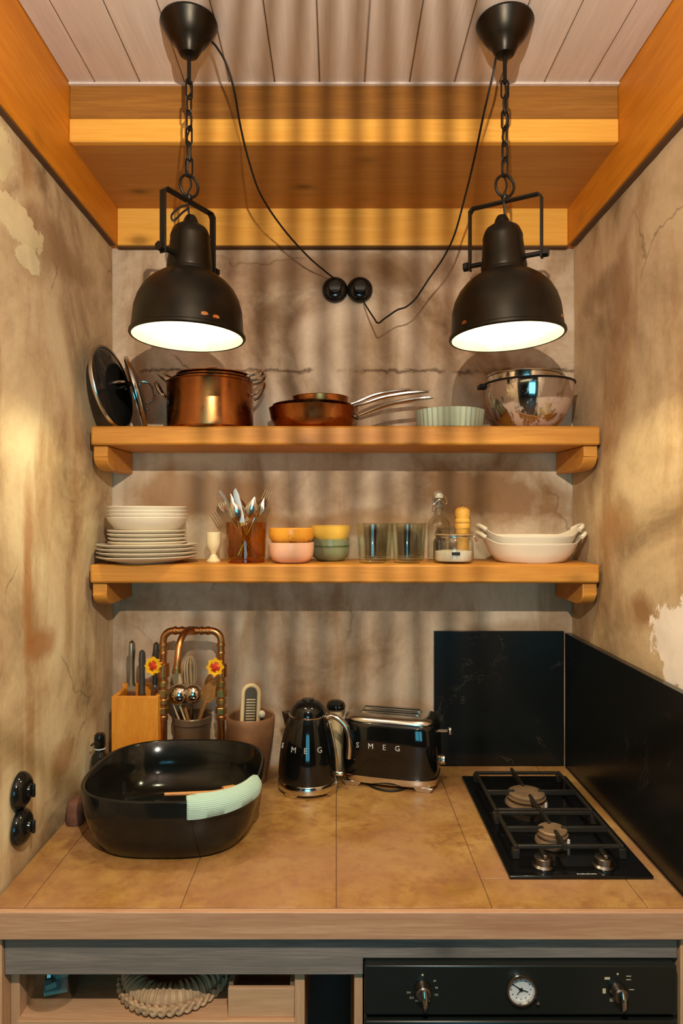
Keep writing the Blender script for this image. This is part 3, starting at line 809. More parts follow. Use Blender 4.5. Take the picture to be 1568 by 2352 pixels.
    MB().sphere((0, 0, 0), 0.019, 18, 12, T @ Matrix.Translation((0, 0, 0.086)), (1, 1, 1.15)).build('bulb', M['pendant_bulb'], root)
    for a, dz in chips:
        MB().prism([(-0.007, -0.003), (0.0, -0.004), (0.008, -0.002), (0.006, 0.002), (0.001, 0.0035), (-0.006, 0.002)], 0, 0.0009, 'z', T @ Matrix.Rotation(R(a), 4, 'Z') @ align((0.1133, 0, 0.014 + dz), (1, 0, 0.02), (0, 1, 0))).build('chip', M['copperpipe'], root, label='chipped paint showing bare metal on the shade')
    cb = MB().tube([p - Vector((X, d, ZCEIL)) for p in spline([at(*q) for q in cord_pts], 6)], 0.0024, 6)
    cb.build('power_cord', M['cord'], root, label='thin black cord running to the wall socket')
pendant(434, 'black dome pendant lamp above the stacked copper pots', 60, 1.2, -1.0,
        [(487, 96, 1.434), (500, 112, 1.436), (521, 150, 1.442), (538, 210, 1.47), (552, 290, 1.53), (572, 372, 1.60), (600, 450, 1.68), (650, 525, 1.78), (705, 587, 1.86), (745, 622, 1.93), (768, 640, 1.968)],
        [(-62, 0.006), (-50, 0.004)])
pendant(1159, 'black dome pendant lamp above the steel mixing bowls', -30, -2.2, -1.0,
        [(1139, 128, 1.42), (1132, 170, 1.425), (1112, 255, 1.47), (1090, 360, 1.56), (1065, 462, 1.66), (1043, 540, 1.72), (1018, 592, 1.76), (985, 640, 1.79), (955, 685, 1.81), (932, 705, 1.82), (912, 712, 1.83), (884, 731, 1.84), (868, 742, 1.85), (858, 730, 1.875), (845, 710, 1.92), (835, 694, 1.972)],
        [(-150, 0.004), (-32, 0.008)])

# ================================================================== round wall sockets
def socket_pair(root, offs, toggles):
    for (u, w), tg in zip(offs, toggles):
        T = Matrix.Translation((u, w, 0))
        pl = MB().lathe([(0, 0.0), (0.0372, 0.0), (0.0372, 0.006), (0.0350, 0.010), (0.0320, 0.0145), (0.026, 0.0185), (0.019, 0.0205), (0.0, 0.0210)], 40, T).build('rosette', M['bakelite'], root)
        if tg == 'plug':
            MB().lathe([(0, 0.0212), (0.0200, 0.0212), (0.0200, 0.026), (0.016, 0.031), (0, 0.033)], 28, T).build('plug', M['bakelite'], pl)
        elif tg == 'toggle':
            MB().lathe([(0, 0.0212), (0.013, 0.0212), (0.0115, 0.025), (0.008, 0.027), (0, 0.0275)], 24, T).build('hub', M['bakelite'], pl)
            MB().box(-0.004, 0.004, -0.014, 0.014, 0.0262, 0.033, T).build('toggle', M['bakelite'], pl, bevel=0.003)
p = at(769, 668, 2.0)
sk = empty('wall_socket', (p.x, 1.9985, p.z), 'pair of round glossy black wall sockets holding the lamp plugs', 'socket')
sk.matrix_world = align((p.x, 1.9935, p.z), (0, -1, 0), (1, 0, 0))
socket_pair(sk, [(0, 0), (0.0725, 0)], ['plug', 'plug'])
sk = empty('wall_socket', (XL, 1.396, 1.05), 'pair of round black switches with knobs on the stained side wall', 'switch')
sk.matrix_world = align((XL + 0.0015, 1.397, CAM_Z - 0.566), (1, 0, 0), (0, 1, 0))
socket_pair(sk, [(0, 0), (0, -0.0740)], ['toggle', 'toggle'])

# ================================================================== upper shelf: lids, pots, pans, dish, bowls
def glass_lid(loc, nrm, r, label, spin):
    root = empty('pot_lid', loc, label, 'lid', 'glass pot lids')
    root.matrix_world = align(loc, nrm, spin)
    MB().lathe([(r - 0.006, 0.004), (r - 0.001, 0.005), (r + 0.0005, 0.002), (r, -0.004), (r - 0.006, -0.006), (r - 0.007, 0.0), (r - 0.006, 0.004)], 56).build('steel_rim', M['steel'], root)
    MB().lathe([(r - 0.0062, 0.002), (r * 0.8, 0.009), (r * 0.5, 0.016), (r * 0.2, 0.019), (0, 0.0195), (0, 0.0155), (r * 0.2, 0.015), (r * 0.5, 0.012), (r * 0.8, 0.005), (r - 0.0062, -0.002), (r - 0.0062, 0.002)], 48).build('glass', M['lidglass'], root)
    MB().tube(spline([(0, -0.032, 0.017), (0, -0.030, 0.032), (0, -0.016, 0.046), (0, 0.016, 0.046), (0, 0.030, 0.032), (0, 0.032, 0.017)], 5), 0.0035, 8).build('handle', M['steel'], root)
    MB().sphere((0, -0.048, 0.0185), 0.005, 10, 8).build('steam_vent', M['steel'], root)
glass_lid((-0.592, 1.800, ZU + 0.110 * 0.985), (0.965, -0.13, 0.19), 0.110, 'glass pot lid with steel rim leaning flat towards the stained wall', (0, 0, 1))
glass_lid((-0.548, 1.870, ZU + 0.104 * 0.965), (0.93, 0.26, 0.27), 0.104, 'glass pot lid with loop handle leaning on the other lid', (0.3, 0.8, 0))

def copper_pot(cx, cy, z, r, h, label, rot=0, nested=False):
    root = empty('copper_pot', (cx, cy, z), label, 'pot', 'nested copper pots', rot=(0, 0, R(rot)))
    t = 0.002
    MB().lathe([(0, 0), (r - 0.006, 0), (r - 0.001, 0.005), (r, 0.012), (r, h - 0.002), (r + 0.0025, h), (r + 0.001, h + 0.0012), (r - t, h - 0.002), (r - t, 0.010), (r - 0.010, t + 0.001), (0, t)], 64).build('body', M['copper'], root)
    for s in (-1, 1):
      if not nested:
        pts = spline([(s * r, -0.034, h - 0.036), (s * (r + 0.010), -0.035, h - 0.033), (s * (r + 0.022), -0.030, h - 0.016), (s * (r + 0.030), -0.018, h + 0.002), (s * (r + 0.032), 0.0, h + 0.006), (s * (r + 0.030), 0.018, h + 0.002), (s * (r + 0.022), 0.030, h - 0.016), (s * (r + 0.010), 0.035, h - 0.033), (s * r, 0.034, h - 0.036)], 4)
      else:
        pts = spline([(s * r, -0.030, h - 0.004), (s * (r + 0.012), -0.030, h - 0.002), (s * (r + 0.026), -0.026, h + 0.004), (s * (r + 0.036), -0.014, h + 0.014), (s * (r + 0.038), 0.0, h + 0.017), (s * (r + 0.036), 0.014, h + 0.014), (s * (r + 0.026), 0.026, h + 0.004), (s * (r + 0.012), 0.030, h - 0.002), (s * r, 0.030, h - 0.004)], 4)
      hd = MB().tube(pts, 0.0034, 8).build('handle', M['steel'], root)
      for yy in (-0.034, 0.034):
        if not nested: MB().sphere((s * (r + 0.0015), yy, h - 0.036), 0.0055, 10, 8, sc=(0.6, 1, 1)).build('rivet', M['steel'], hd)
    return root
PX = -0.344
copper_pot(PX, 1.866, ZU, 0.1165, 0.128, 'largest copper pot with steel loop handles, outermost of the nest')
copper_pot(PX + 0.005, 1.868, ZU + 0.0035, 0.1075, 0.1345, 'middle copper pot nested inside the largest pot', 3, True)
copper_pot(PX + 0.008, 1.872, ZU + 0.0070, 0.0985, 0.1405, 'smallest copper pot, innermost of the nest', -4, True)
lid = empty('pot_lid', (PX + 0.008, 1.872, ZU + 0.1490), 'copper lid with a steel loop on the nested pots', 'lid')
MB().lathe([(0, 0.004), (0.05, 0.003), (0.097, 0.0), (0.100, 0.001), (0.100, 0.003), (0.05, 0.006), (0, 0.007)], 48).build('disc', M['copper'], lid)
MB().tube(spline([(-0.020, 0, 0.004), (-0.018, 0, 0.020), (0, 0, 0.027), (0.018, 0, 0.020), (0.020, 0, 0.004)], 5), 0.0035, 8).build('loop', M['steel'], lid)

def copper_pan(cx, cy, z, r, h, rb, ang, hz, hend, L, label, helper=False):
    root = empty('frying_pan', (cx, cy, z), label, 'pan', 'copper frying pans')
    t = 0.0022
    MB().lathe([(0, 0), (rb, 0), (rb + (r - rb) * 0.35, h * 0.12), (rb + (r - rb) * 0.8, h * 0.5), (r, h), (r + 0.001, h + 0.001), (r - t, h), (rb + (r - rb) * 0.8 - t, h * 0.5), (rb + (r - rb) * 0.35 - t, h * 0.12 + t), (rb - 0.004, t), (0, t)], 56).build('body', M['copper'], root)
    Mx = Matrix.Rotation(R(ang), 4, 'Z')
    dz = hend - hz
    pts = [(r - 0.010, 0, hz), (r + 0.006, 0, hz + 0.004), (r + 0.03, 0, hz + dz * 0.28), (r + L * 0.4, 0, hz + dz * 0.68), (r + L * 0.7, 0, hz + dz * 0.92), (r + L * 0.92, 0, hz + dz), (r + L, 0, hz + dz * 1.0)]
    sp_ = spline([Mx @ Vector(q) for q in pts], 4)
    n = len(sp_)
    rad = [0.0045 + 0.0055 * max(0, sin(pi * (i / (n - 1)) ** 1.4)) for i in range(n)]
    hd = MB().tube(sp_, rad, 10, flat=0.55).build('handle', M['steel'], root)
    for yy in (-0.012, 0.012):
        MB().sphere(Mx @ Vector((r - 0.003, yy, hz)), 0.006, 10, 8).build('rivet', M['steel_dark'], hd)
    if helper:
        MB().tube(spline([Vector((-0.012, r - 0.004, h - 0.010)), Vector((-0.012, r + 0.004, h + 0.010)), Vector((0, r + 0.006, h + 0.020)), Vector((0.012, r + 0.004, h + 0.010)), Vector((0.012, r - 0.004, h - 0.010))], 4), 0.0035, 8).build('hanging_loop', M['steel'], root)
    return root
copper_pan(-0.062, 1.868, ZU, 0.1215, 0.058, 0.094, -14, 0.034, 0.078, 0.205, 'widest copper frying pan, lowest of the stack')
copper_pan(-0.064, 1.872, ZU + 0.012, 0.1100, 0.056, 0.084, -6, 0.050, 0.090, 0.205, 'middle copper frying pan of the stack')
copper_pan(-0.044, 1.872, ZU + 0.040, 0.0770, 0.050, 0.058, 2, 0.030, 0.074, 0.180, 'small copper pan on top of the stack', True)

R0, H0, NF = 0.0905, 0.052, 34
fl = MB().lathe([(0, 0), (R0 - 0.010, 0), (R0 - 0.005, 0.003), (R0, H0 - 0.004), (R0 + 0.001, H0 - 0.001), (R0 - 0.001, H0), (R0 - 0.006, H0 - 0.003), (R0 - 0.010, 0.006), (0, 0.005)], NF * 8,
      rfun=lambda r, z, a: r + (0.0052 * abs(cos(NF * a / 2)) - 0.0030 if r > 0.07 else 0)).build('flan_dish', M['mint'], angle=60)
fl.location = (0.308, 1.855, ZU)
tag(fl, 'pale green fluted ceramic flan dish beside the pan handles', 'dish')

def mixing_bowl(cx, cy, z, r, h, label, mat, lip):
    root = empty('mixing_bowl', (cx, cy, z), label, 'bowl', 'nested steel bowls')
    prof = [(0, 0), (r * 0.42, 0)]
    for k in range(1, 10):
        a = pi / 2 * k / 9
        prof.append((r * (0.42 + 0.58 * sin(a) ** 0.9), h * (1 - cos(a)) ** 0.82))
    inner = [(x_ - 0.002, z_ + 0.002) for x_, z_ in prof[1:]][::-1]
    MB().lathe(prof + [(r, h + 0.002)] + inner + [(0, 0.002)], 64).build('body', mat, root)
    MB().tube([((r + 0.001) * cos(2 * pi * k / 64), (r + 0.001) * sin(2 * pi * k / 64), h + 0.002) for k in range(64)], 0.0028, 8, True).build('rim', M['tinted' if lip else 'steel'], root)
    if lip:
        MB().box(-r - 0.018, -r + 0.004, -0.020, 0.020, h - 0.010, h + 0.0015).build('grip', M['tinted'], root, bevel=0.003)
    return root
mixing_bowl(0.5255, 1.866, ZU, 0.1195, 0.124, 'large pink-mottled steel mixing bowl, outermost of the two', M['bowlsteel'], True)
mixing_bowl(0.512, 1.866, ZU + 0.042, 0.0985, 0.104, 'smaller shiny steel mixing bowl nested in the mottled bowl', M['chrome'], False)

# ================================================================== lower shelf
PC = (-0.509, 1.845)
def plate(rr, ht, foot, th=0.0038):
    return MB().lathe([(0, 0.0015), (foot - 0.004, 0.0015), (foot - 0.003, 0), (foot, 0), (foot + 0.004, 0.003), (rr * 0.80, ht * 0.45), (rr - 0.002, ht - 0.002), (rr, ht), (rr - 0.001, ht + 0.0012), (rr * 0.80 - 0.002, ht * 0.45 + th), (foot + 0.002, 0.0025 + th), (0, 0.0020 + th)], 64)
def stack(name, n, mk, z0, pitch, label, cat, group, mat):
    first = None
    words = ['lowest', 'second lowest', 'second from top', 'topmost']
    for k in range(n):
        if first is None: first = o = mk().build(name, mat)
        else: o = first.copy(); COL.objects.link(o)
        o.location = (PC[0] + random.uniform(-0.0015, 0.0015), PC[1] + random.uniform(-0.0015, 0.0015), z0 + pitch * k)
        o.rotation_euler = (R(random.uniform(-0.35, 0.35)), R(random.uniform(-0.35, 0.35)), 0)
        tag(o, label % words[k], cat, group)
stack('dinner_plate', 4, lambda: plate(0.133, 0.0186, 0.075), ZL, 0.0105, 'large white dinner plate, %s of the large plates', 'plate', 'white dinner plates', M['white'])
stack('side_plate', 4, lambda: plate(0.105, 0.0186, 0.060), ZL + 0.0383, 0.0101, 'small white side plate, %s of the small plates', 'plate', 'white side plates', M['white'])
def deep():
    rr, h = 0.106, 0.0455
    return MB().lathe([(0, 0.0015), (0.050, 0.0015), (0.051, 0), (0.054, 0), (0.058, 0.003), (0.086, 0.016), (0.102, 0.036), (rr, h), (rr - 0.001, h + 0.0012), (0.098, 0.036), (0.083, 0.020), (0.056, 0.0065), (0, 0.0055)], 64)
stack('soup_bowl', 4, deep, ZL + 0.0753, 0.0097, 'white soup bowl, %s of the four on the plates', 'bowl', 'white soup bowls', M['white'])

o = MB().lathe([(0, 0), (0.0190, 0), (0.0200, 0.003), (0.0130, 0.010), (0.0075, 0.020), (0.0095, 0.027), (0.0175, 0.037), (0.0205, 0.050), (0.0200, 0.079), (0.0185, 0.0805), (0.0180, 0.078), (0.0180, 0.052), (0.012, 0.040), (0, 0.036)], 32).build('egg_cup', M['cream'])
o.location = (-0.3345, 1.862, ZL); tag(o, 'cream egg cup on a slim foot beside the plates', 'egg cup')

AX, AY = -0.2425, 1.838
o = MB().lathe([(0, 0), (0.046, 0), (0.049, 0.003), (0.0485, 0.010), (0.0515, 0.013), (0.0545, 0.106), (0.0535, 0.1085), (0.0520, 0.106), (0.0485, 0.018), (0, 0.016)], 40).build('amber_tumbler', M['amber'])
o.location = (AX, AY, ZL); tag(o, 'amber glass tumbler holding the cutlery', 'tumbler')
def cutlery(kind, bx, by, tx, ty, L, roll, label):
    """stands in the tumbler, leaning: foot (bx,by), head towards (tx,ty)"""
    z0 = 0.018
    base_ = Vector((AX + bx, AY + by, ZL + z0)); top = Vector((AX + tx, AY + ty, ZL + L))
    dirv = (top - base_); LL = dirv.length
    root = empty(kind, base_, label, kind.replace('_', ' '), 'cutlery in the amber tumbler')
    root.matrix_world = align(base_, dirv, (cos(R(roll)), sin(R(roll)), 0))
    st = M['steel']
    if kind == 'spoon':
        MB().tube([(0, 0, 0), (0, 0, LL * 0.35), (0, 0, LL - 0.058)], [0.0055, 0.003, 0.0024], 8, flat=0.5).build('stem', st, root)
        b = MB()
        rings = []
        for k in range(11):
            t_ = k / 10; w = 0.0175 * math.sin(pi * min(0.985, max(0.03, t_ ** 0.85))) + 0.0012
            z = LL - 0.060 + 0.060 * t_; dep = 0.0075 * sin(pi * t_)
            rings.append([Vector((w * cos(a), -dep * (1 - abs(cos(a)) ** 2) * (1 if sin(a) > 0 else 0.72), z)) for a in [2 * pi * q / 16 for q in range(16)]])
        b.loft(rings).build('bowl', st, root)
    elif kind == 'fork':
        MB().tube([(0, 0, 0), (0, 0, LL * 0.35), (0, 0, LL - 0.060)], [0.0055, 0.003, 0.0026], 8, flat=0.5).build('stem', st, root)
        MB().prism([(-0.003, LL - 0.062), (0.003, LL - 0.062), (0.011, LL - 0.046), (0.0115, LL - 0.036), (-0.0115, LL - 0.036), (-0.011, LL - 0.046)], -0.0012, 0.0012, 'y').build('neck', st, root, bevel=0.0005)
        for q in range(4):
            xx = -0.0098 + q * 0.00653
            MB().tube([(xx, 0, LL - 0.038), (xx, -0.003, LL - 0.018), (xx, -0.001, LL)], [0.0019, 0.0017, 0.0009], 6).build('tine', st, root)
    else:
        MB().tube([(0, 0, 0), (0, 0, LL * 0.45)], [0.006, 0.005], 8, flat=0.6).build('handle', st, root)
        MB().prism([(-0.007, LL * 0.44), (0.006, LL * 0.44), (0.0085, LL * 0.6), (0.0085, LL * 0.9), (0.004, LL), (-0.004, LL - 0.006), (-0.007, LL * 0.9)], -0.0009, 0.0009, 'y').build('blade', M['steel_dark'], root, bevel=0.0004)
cutlery('fork', 0.022, -0.016, -0.080, -0.012, 0.184, 30, 'steel fork leaning outwards over the egg cup')
cutlery('table_knife', 0.020, 0.006, -0.076, 0.012, 0.196, 20, 'dark table knife leaning beside the outer fork')
cutlery('spoon', 0.008, -0.020, -0.036, -0.030, 0.168, -10, 'steel spoon at the front of the tumbler, leaning to the plates')
cutlery('spoon', 0.010, 0.018, -0.046, 0.024, 0.186, 5, 'steel spoon standing between the two dark knives')
cutlery('table_knife', 0.012, -0.004, -0.032, 0.0, 0.200, 8, 'tallest dark table knife in the tumbler')
cutlery('spoon', 0.002, 0.008, -0.018, 0.014, 0.172, 25, 'steel spoon just behind the tallest knife')
cutlery('spoon', -0.012, -0.012, 0.026, -0.018, 0.176, 12, 'steel spoon leaning to the stacked cups')
cutlery('fork', -0.014, 0.014, 0.060, 0.018, 0.194, -15, 'steel fork leaning outwards over the orange bowl')
cutlery('spoon', -0.020, 0.004, 0.046, 0.004, 0.174, -35, 'steel spoon beside the fork over the orange bowl')

def cup(r, h, cx, cy, z, mat, label, dark=False, group='stacked small bowls'):
    prof = [(0, 0), (r * 0.55, 0), (r * 0.66, 0.002), (r * 0.86, h * 0.18), (r * 0.97, h * 0.42), (r, h * 0.75), (r, h), (r - 0.0012, h + 0.0012), (r - 0.0035, h), (r - 0.004, h * 0.6), (r * 0.82, h * 0.22), (0, 0.005)]
    o = MB().lathe(prof, 48).build('small_bowl', mat); o.location = (cx, cy, z)
    tag(o, label, 'bowl', group); return o
cup(0.0605, 0.054, -0.120, 1.828, ZL, M['pink'], 'pink glazed bowl under the speckled orange bowl')
o = MB().lathe([(0, 0), (0.034, 0), (0.048, 0.006), (0.0550, 0.014), (0.0592, 0.022), (0.0600, 0.034), (0.0605, 0.0455), (0.0590, 0.0465), (0.0570, 0.044), (0.054, 0.016), (0, 0.006)], 48).build('small_bowl', M['orange']); o.location = (-0.120, 1.828, ZL + 0.0462)
tag(o, 'speckled orange bowl stacked on the pink bowl', 'bowl', 'stacked small bowls')
gb = cup(0.0545, 0.060, -0.0165, 1.905, ZL, M['green'], 'green glazed bowl under the yellow bowl')
MB().lathe([(0.0548, 0.040), (0.0551, 0.041), (0.0551, 0.044), (0.0548, 0.045)], 48).build('glaze_band', M['greenband'], gb, recalc=False)
o = MB().lathe([(0, 0), (0.034, 0), (0.044, 0.004), (0.0500, 0.016), (0.0540, 0.030), (0.0560, 0.044), (0.0570, 0.045), (0.0545, 0.0455), (0.051, 0.030), (0.046, 0.014), (0, 0.005)], 48).build('small_bowl', M['yellow']); o.location = (-0.0165, 1.905, ZL + 0.0535)
tag(o, 'yellow bowl stacked on the green bowl', 'bowl', 'stacked small bowls')

def tumbler():
    return MB().lathe([(0, 0.0), (0.034, 0.0), (0.0365, 0.004), (0.0435, 0.1035), (0.0425, 0.1050), (0.0408, 0.1035), (0.0345, 0.014), (0, 0.012)], 60, rfun=lambda r, z, a: r * (1 + 0.012 * cos(10 * a)) if 0.004 < z < 0.09 else r)
tb = tumbler().build('tumbler', M['glassgreen'])
for k, (cx, cy, lb) in enumerate([(0.0975, 1.832, 'pale green ribbed tumbler standing in front, beside the yellow bowl'), (0.1900, 1.832, 'pale green ribbed tumbler standing in front, beside the sugar jar'), (0.118, 1.930, 'pale green ribbed tumbler behind the one by the yellow bowl'), (0.211, 1.930, 'pale green ribbed tumbler behind the one near the sugar jar')]):
    o = tb if k == 0 else tb.copy()
    if k: COL.objects.link(o)
    o.location = (cx, cy, ZL); o.rotation_euler = (0, 0, 0.2 * k); tag(o, lb, 'tumbler', 'green glass tumblers')

bt = empty('swing_top_bottle', (0.2915, 1.942, ZL), 'clear glass swing-top bottle behind the sugar jar', 'bottle')
MB().lathe([(0, 0), (0.030, 0), (0.033, 0.003), (0.033, 0.095), (0.030, 0.108), (0.017, 0.125), (0.0125, 0.138), (0.0122, 0.165), (0.0145, 0.168), (0.0145, 0.174), (0.0115, 0.175), (0.0095, 0.165), (0.0098, 0.138), (0.014, 0.125), (0.0275, 0.108), (0.0305, 0.095), (0.0305, 0.008), (0, 0.006)], 40).build('glass_body', M['glass'], bt)
MB().lathe([(0, 0.176), (0.013, 0.176), (0.0145, 0.184), (0.012, 0.193), (0.006, 0.1965), (0, 0.197)], 24).build('stopper', M['white'], bt)
MB().tube(spline([(-0.008, -0.014, 0.192), (-0.016, -0.015, 0.178), (-0.021, -0.014, 0.165), (-0.016, -0.014, 0.158), (-0.004, -0.0155, 0.170), (0.004, -0.0155, 0.170), (0.016, -0.014, 0.158), (0.021, -0.014, 0.165), (0.016, -0.015, 0.178), (0.008, -0.014, 0.192)], 4), 0.0013, 6, True).build('wire_bail', M['steel'], bt)

def clip_jar(cx, cy, z, r, h, label):
    root = empty('clip_jar', (cx, cy, z), label, 'jar')
    MB().lathe([(0, 0), (r * 0.88, 0), (r * 0.98, 0.005), (r, 0.012), (r, h * 0.60), (r * 0.95, h * 0.68), (r * 0.88, h * 0.73), (r * 0.88, h * 0.78), (r * 0.93, h * 0.79), (r * 0.93, h * 0.805), (r * 0.82, h * 0.805), (r * 0.82, h * 0.73), (r * 0.90, h * 0.66), (r * 0.945, h * 0.58), (r * 0.945, 0.012), (r * 0.9, 0.006), (0, 0.0055)], 48).build('glass_body', M['glass'], root)
    MB().lathe([(r * 0.83, h * 0.808), (r * 0.96, h * 0.808), (r * 0.96, h * 0.832), (r * 0.83, h * 0.832), (r * 0.83, h * 0.808)], 40).build('rubber_ring', M['rubber'], root)
    MB().lathe([(0, h * 0.835), (r * 0.93, h * 0.835), (r * 0.94, h * 0.86), (r * 0.88, h * 0.90), (r * 0.80, h * 0.985), (r * 0.76, h), (r * 0.70, h * 0.97), (0, h * 0.95)], 48).build('glass_lid', M['glass'], root)
    MB().tube([(r * 0.9 * cos(2 * pi * k / 40), r * 0.9 * sin(2 * pi * k / 40), h * 0.755) for k in range(40)], 0.0013, 6, True).build('wire_collar', M['steel'], root)
    MB().tube(spline([(r * 0.92, -0.012, h * 0.75), (r * 1.10, -0.012, h * 0.72), (r * 1.14, 0, h * 0.60), (r * 1.10, 0.012, h * 0.72), (r * 0.92, 0.012, h * 0.75), (r * 0.95, 0.012, h * 0.90), (r * 0.95, -0.012, h * 0.90)], 4), 0.0013, 6, True).build('wire_clip', M['steel'], root)
    return root
jx, jy, jr, jh = 0.3135, 1.826, 0.0535, 0.093
j = clip_jar(jx, jy, ZL, jr, jh, 'clip-top glass jar half filled with white sugar')
MB().lathe([(0, 0.0058), (jr * 0.86, 0.0062), (jr * 0.935, 0.012), (jr * 0.935, 0.031), (jr * 0.6, 0.034), (0, 0.033)], 40).build('sugar', M['sugar'], j, label='white sugar in the jar')
MB().box(-0.011, 0.011, -0.0004, 0.0004, -0.004, 0.004, align((-0.003, -jr - 0.0008, 0.0275), (0, 0, 1), (1, 0, 0))).build('label_plate', M['label'], j, bevel=0.0003)
pm = empty('pepper_mill', (0.3555, 1.925, ZL), 'small yellow wooden pepper mill behind the sugar jar', 'pepper mill')
MB().lathe([(0, 0), (0.024, 0), (0.025, 0.004), (0.022, 0.02), (0.016, 0.05), (0.020, 0.085), (0.0225, 0.098), (0.021, 0.105), (0, 0.106)], 32).build('body', M['yellowwood'], pm)
MB().lathe([(0, 0.1065), (0.0215, 0.1065), (0.0225, 0.112), (0.019, 0.118), (0.0215, 0.130), (0.0205, 0.142), (0.012, 0.149), (0, 0.150)], 32).build('head', M['yellowwood'], pm)
MB().lathe([(0, 0.150), (0.003, 0.150), (0.004, 0.155), (0, 0.158)], 12).build('nut', M['steel'], pm)

def baking_dish(cx, cy, z, a, b, h, label, rise):
    root = empty('baking_dish', (cx, cy, z), label, 'dish', 'white oval baking dishes')
    def ring(f, zz, lift):
        out = []
        for k in range(64):
            t_ = 2 * pi * k / 64
            x_, y_ = a * f * cos(t_), b * (0.35 + 0.65 * f) * sin(t_) * (1 if f > 0.5 else f / 0.5)
            up = rise * lift * max(0, (abs(cos(t_)) - 0.72) / 0.28) ** 1.5
            out.append(Vector((x_, y_, zz + up)))
        return out
    R_ = [ring(0.58, 0, 0), ring(0.66, 0.004, 0), ring(0.80, h * 0.45, 0.2), ring(0.92, h * 0.9, 0.8), ring(0.955, h, 1.0), ring(0.952, h + 0.002, 1.0), ring(0.925, h * 0.98, 0.9), ring(0.77, h * 0.47, 0.2), ring(0.60, 0.007, 0)]
    MB().loft(R_).build('body', M['white'], root)
    for s in (-1, 1):
        pts = spline([(s * a * 0.90, -0.030, h + rise * 0.75), (s * a * 0.99, -0.020, h + rise * 1.15), (s * a * 1.03, 0, h + rise * 1.3), (s * a * 0.99, 0.020, h + rise * 1.15), (s * a * 0.90, 0.030, h + rise * 0.75)], 5)
        MB().tube(pts, 0.0058, 10).build('handle', M['white'], root)
    return root
baking_dish(0.5315, 1.868, ZL, 0.1425, 0.092, 0.051, 'white oval baking dish with loop handles, lower of the pair', 0.022)
baking_dish(0.5300, 1.870, ZL + 0.0165, 0.1380, 0.089, 0.055, 'white oval baking dish with loop handles, upper of the pair', 0.022)
# ================================================================== sink and around
SX, SY, SA, SB, SH = -0.372, 1.602, 0.200, 0.198, 0.140
sink = empty('vessel_sink', (SX, SY, ZC), 'glossy black ceramic vessel sink standing on the worktop', 'sink')
E = 2.9
rings = [superring(SA - 0.045, SB - 0.050, 0.0004, 72, E), superring(SA - 0.034, SB - 0.038, 0.006, 72, E), superring(SA - 0.018, SB - 0.022, 0.035, 72, E), superring(SA - 0.006, SB - 0.008, 0.080, 72, E),
         superring(SA, SB, SH - 0.004, 72, E), superring(SA - 0.001, SB - 0.001, SH - 0.001, 72, E), superring(SA - 0.005, SB - 0.005, SH, 72, E), superring(SA - 0.009, SB - 0.009, SH - 0.003, 72, E),
         superring(SA - 0.016, SB - 0.018, 0.085, 72, E), superring(SA - 0.032, SB - 0.036, 0.040, 72, 3.0), superring(SA - 0.060, SB - 0.066, 0.022, 72, 2.6), superring(SA - 0.10, SB - 0.105, 0.0165, 72, 2.3), superring(0.022, 0.022, 0.014, 72, 2.0)]
MB().loft(rings).build('basin', M['ceram'], sink, angle=60)
MB().lathe([(0, 0.0150), (0.021, 0.0150), (0.022, 0.0175), (0.016, 0.019), (0, 0.0185)], 28).build('drain', M['steel'], sink)

# mint cloth over the front rim: folded strip that follows the rim
def rim(t, out=0.0):
    c, s_ = cos(t), sin(t)
    return Vector((SX + (SA - 0.004 + out) * math.copysign(abs(c) ** (2 / E), c), SY + (SB - 0.004 + out) * math.copysign(abs(s_) ** (2 / E), s_), 0))
rings = []
N = 40
t0, t1 = R(-79), R(-14)
cand = [rim(t0 + (t1 - t0) * k / 400) for k in range(401)]
acc = [0]
for p_, q_ in zip(cand, cand[1:]): acc.append(acc[-1] + (q_ - p_).length)
pathp = []
for k in range(N + 1):
    s_ = acc[-1] * k / N
    i = max(i for i, v_ in enumerate(acc) if v_ <= s_ + 1e-9)
    pathp.append((cand[i], t0 + (t1 - t0) * i / 400))
for k, (p_, t_) in enumerate(pathp):
    nrm = (rim(t_, 0.01) - rim(t_)).normalized()
    f = k / N
    endw = min(1, 0.25 + 6 * min(f, 1 - f)) ** 0.5
    drop = (0.036 - 0.012 * f) ; din = 0.030
    wob = 0.002 * sin(f * 17)
    prof = [(0.007, -drop + wob), (0.010 + 0.008 * endw, -drop + 0.002), (0.011 + 0.009 * endw, -drop * 0.4), (0.010 + 0.005 * endw, -0.002), (0.004, 0.004 + 0.008 * endw), (-0.006, 0.004 + 0.008 * endw), (-0.012, -0.002), (-0.014 - 0.004 * endw, -din * 0.5), (-0.014, -din), (-0.0115, -din), (-0.0095, -din * 0.5), (-0.0075, 0.0008), (0.0, 0.0022), (0.0055, 0.0008), (0.006, -drop * 0.5)]
    zt = ZC + SH
    rings.append([Vector((p_.x + nrm.x * u, p_.y + nrm.y * u, zt + w)) for u, w in prof])
cl = MB().loft(rings).build('dish_cloth', M['cloth'], angle=70)
tag(cl, 'mint green ribbed dish cloth folded over the rim of the sink', 'cloth')

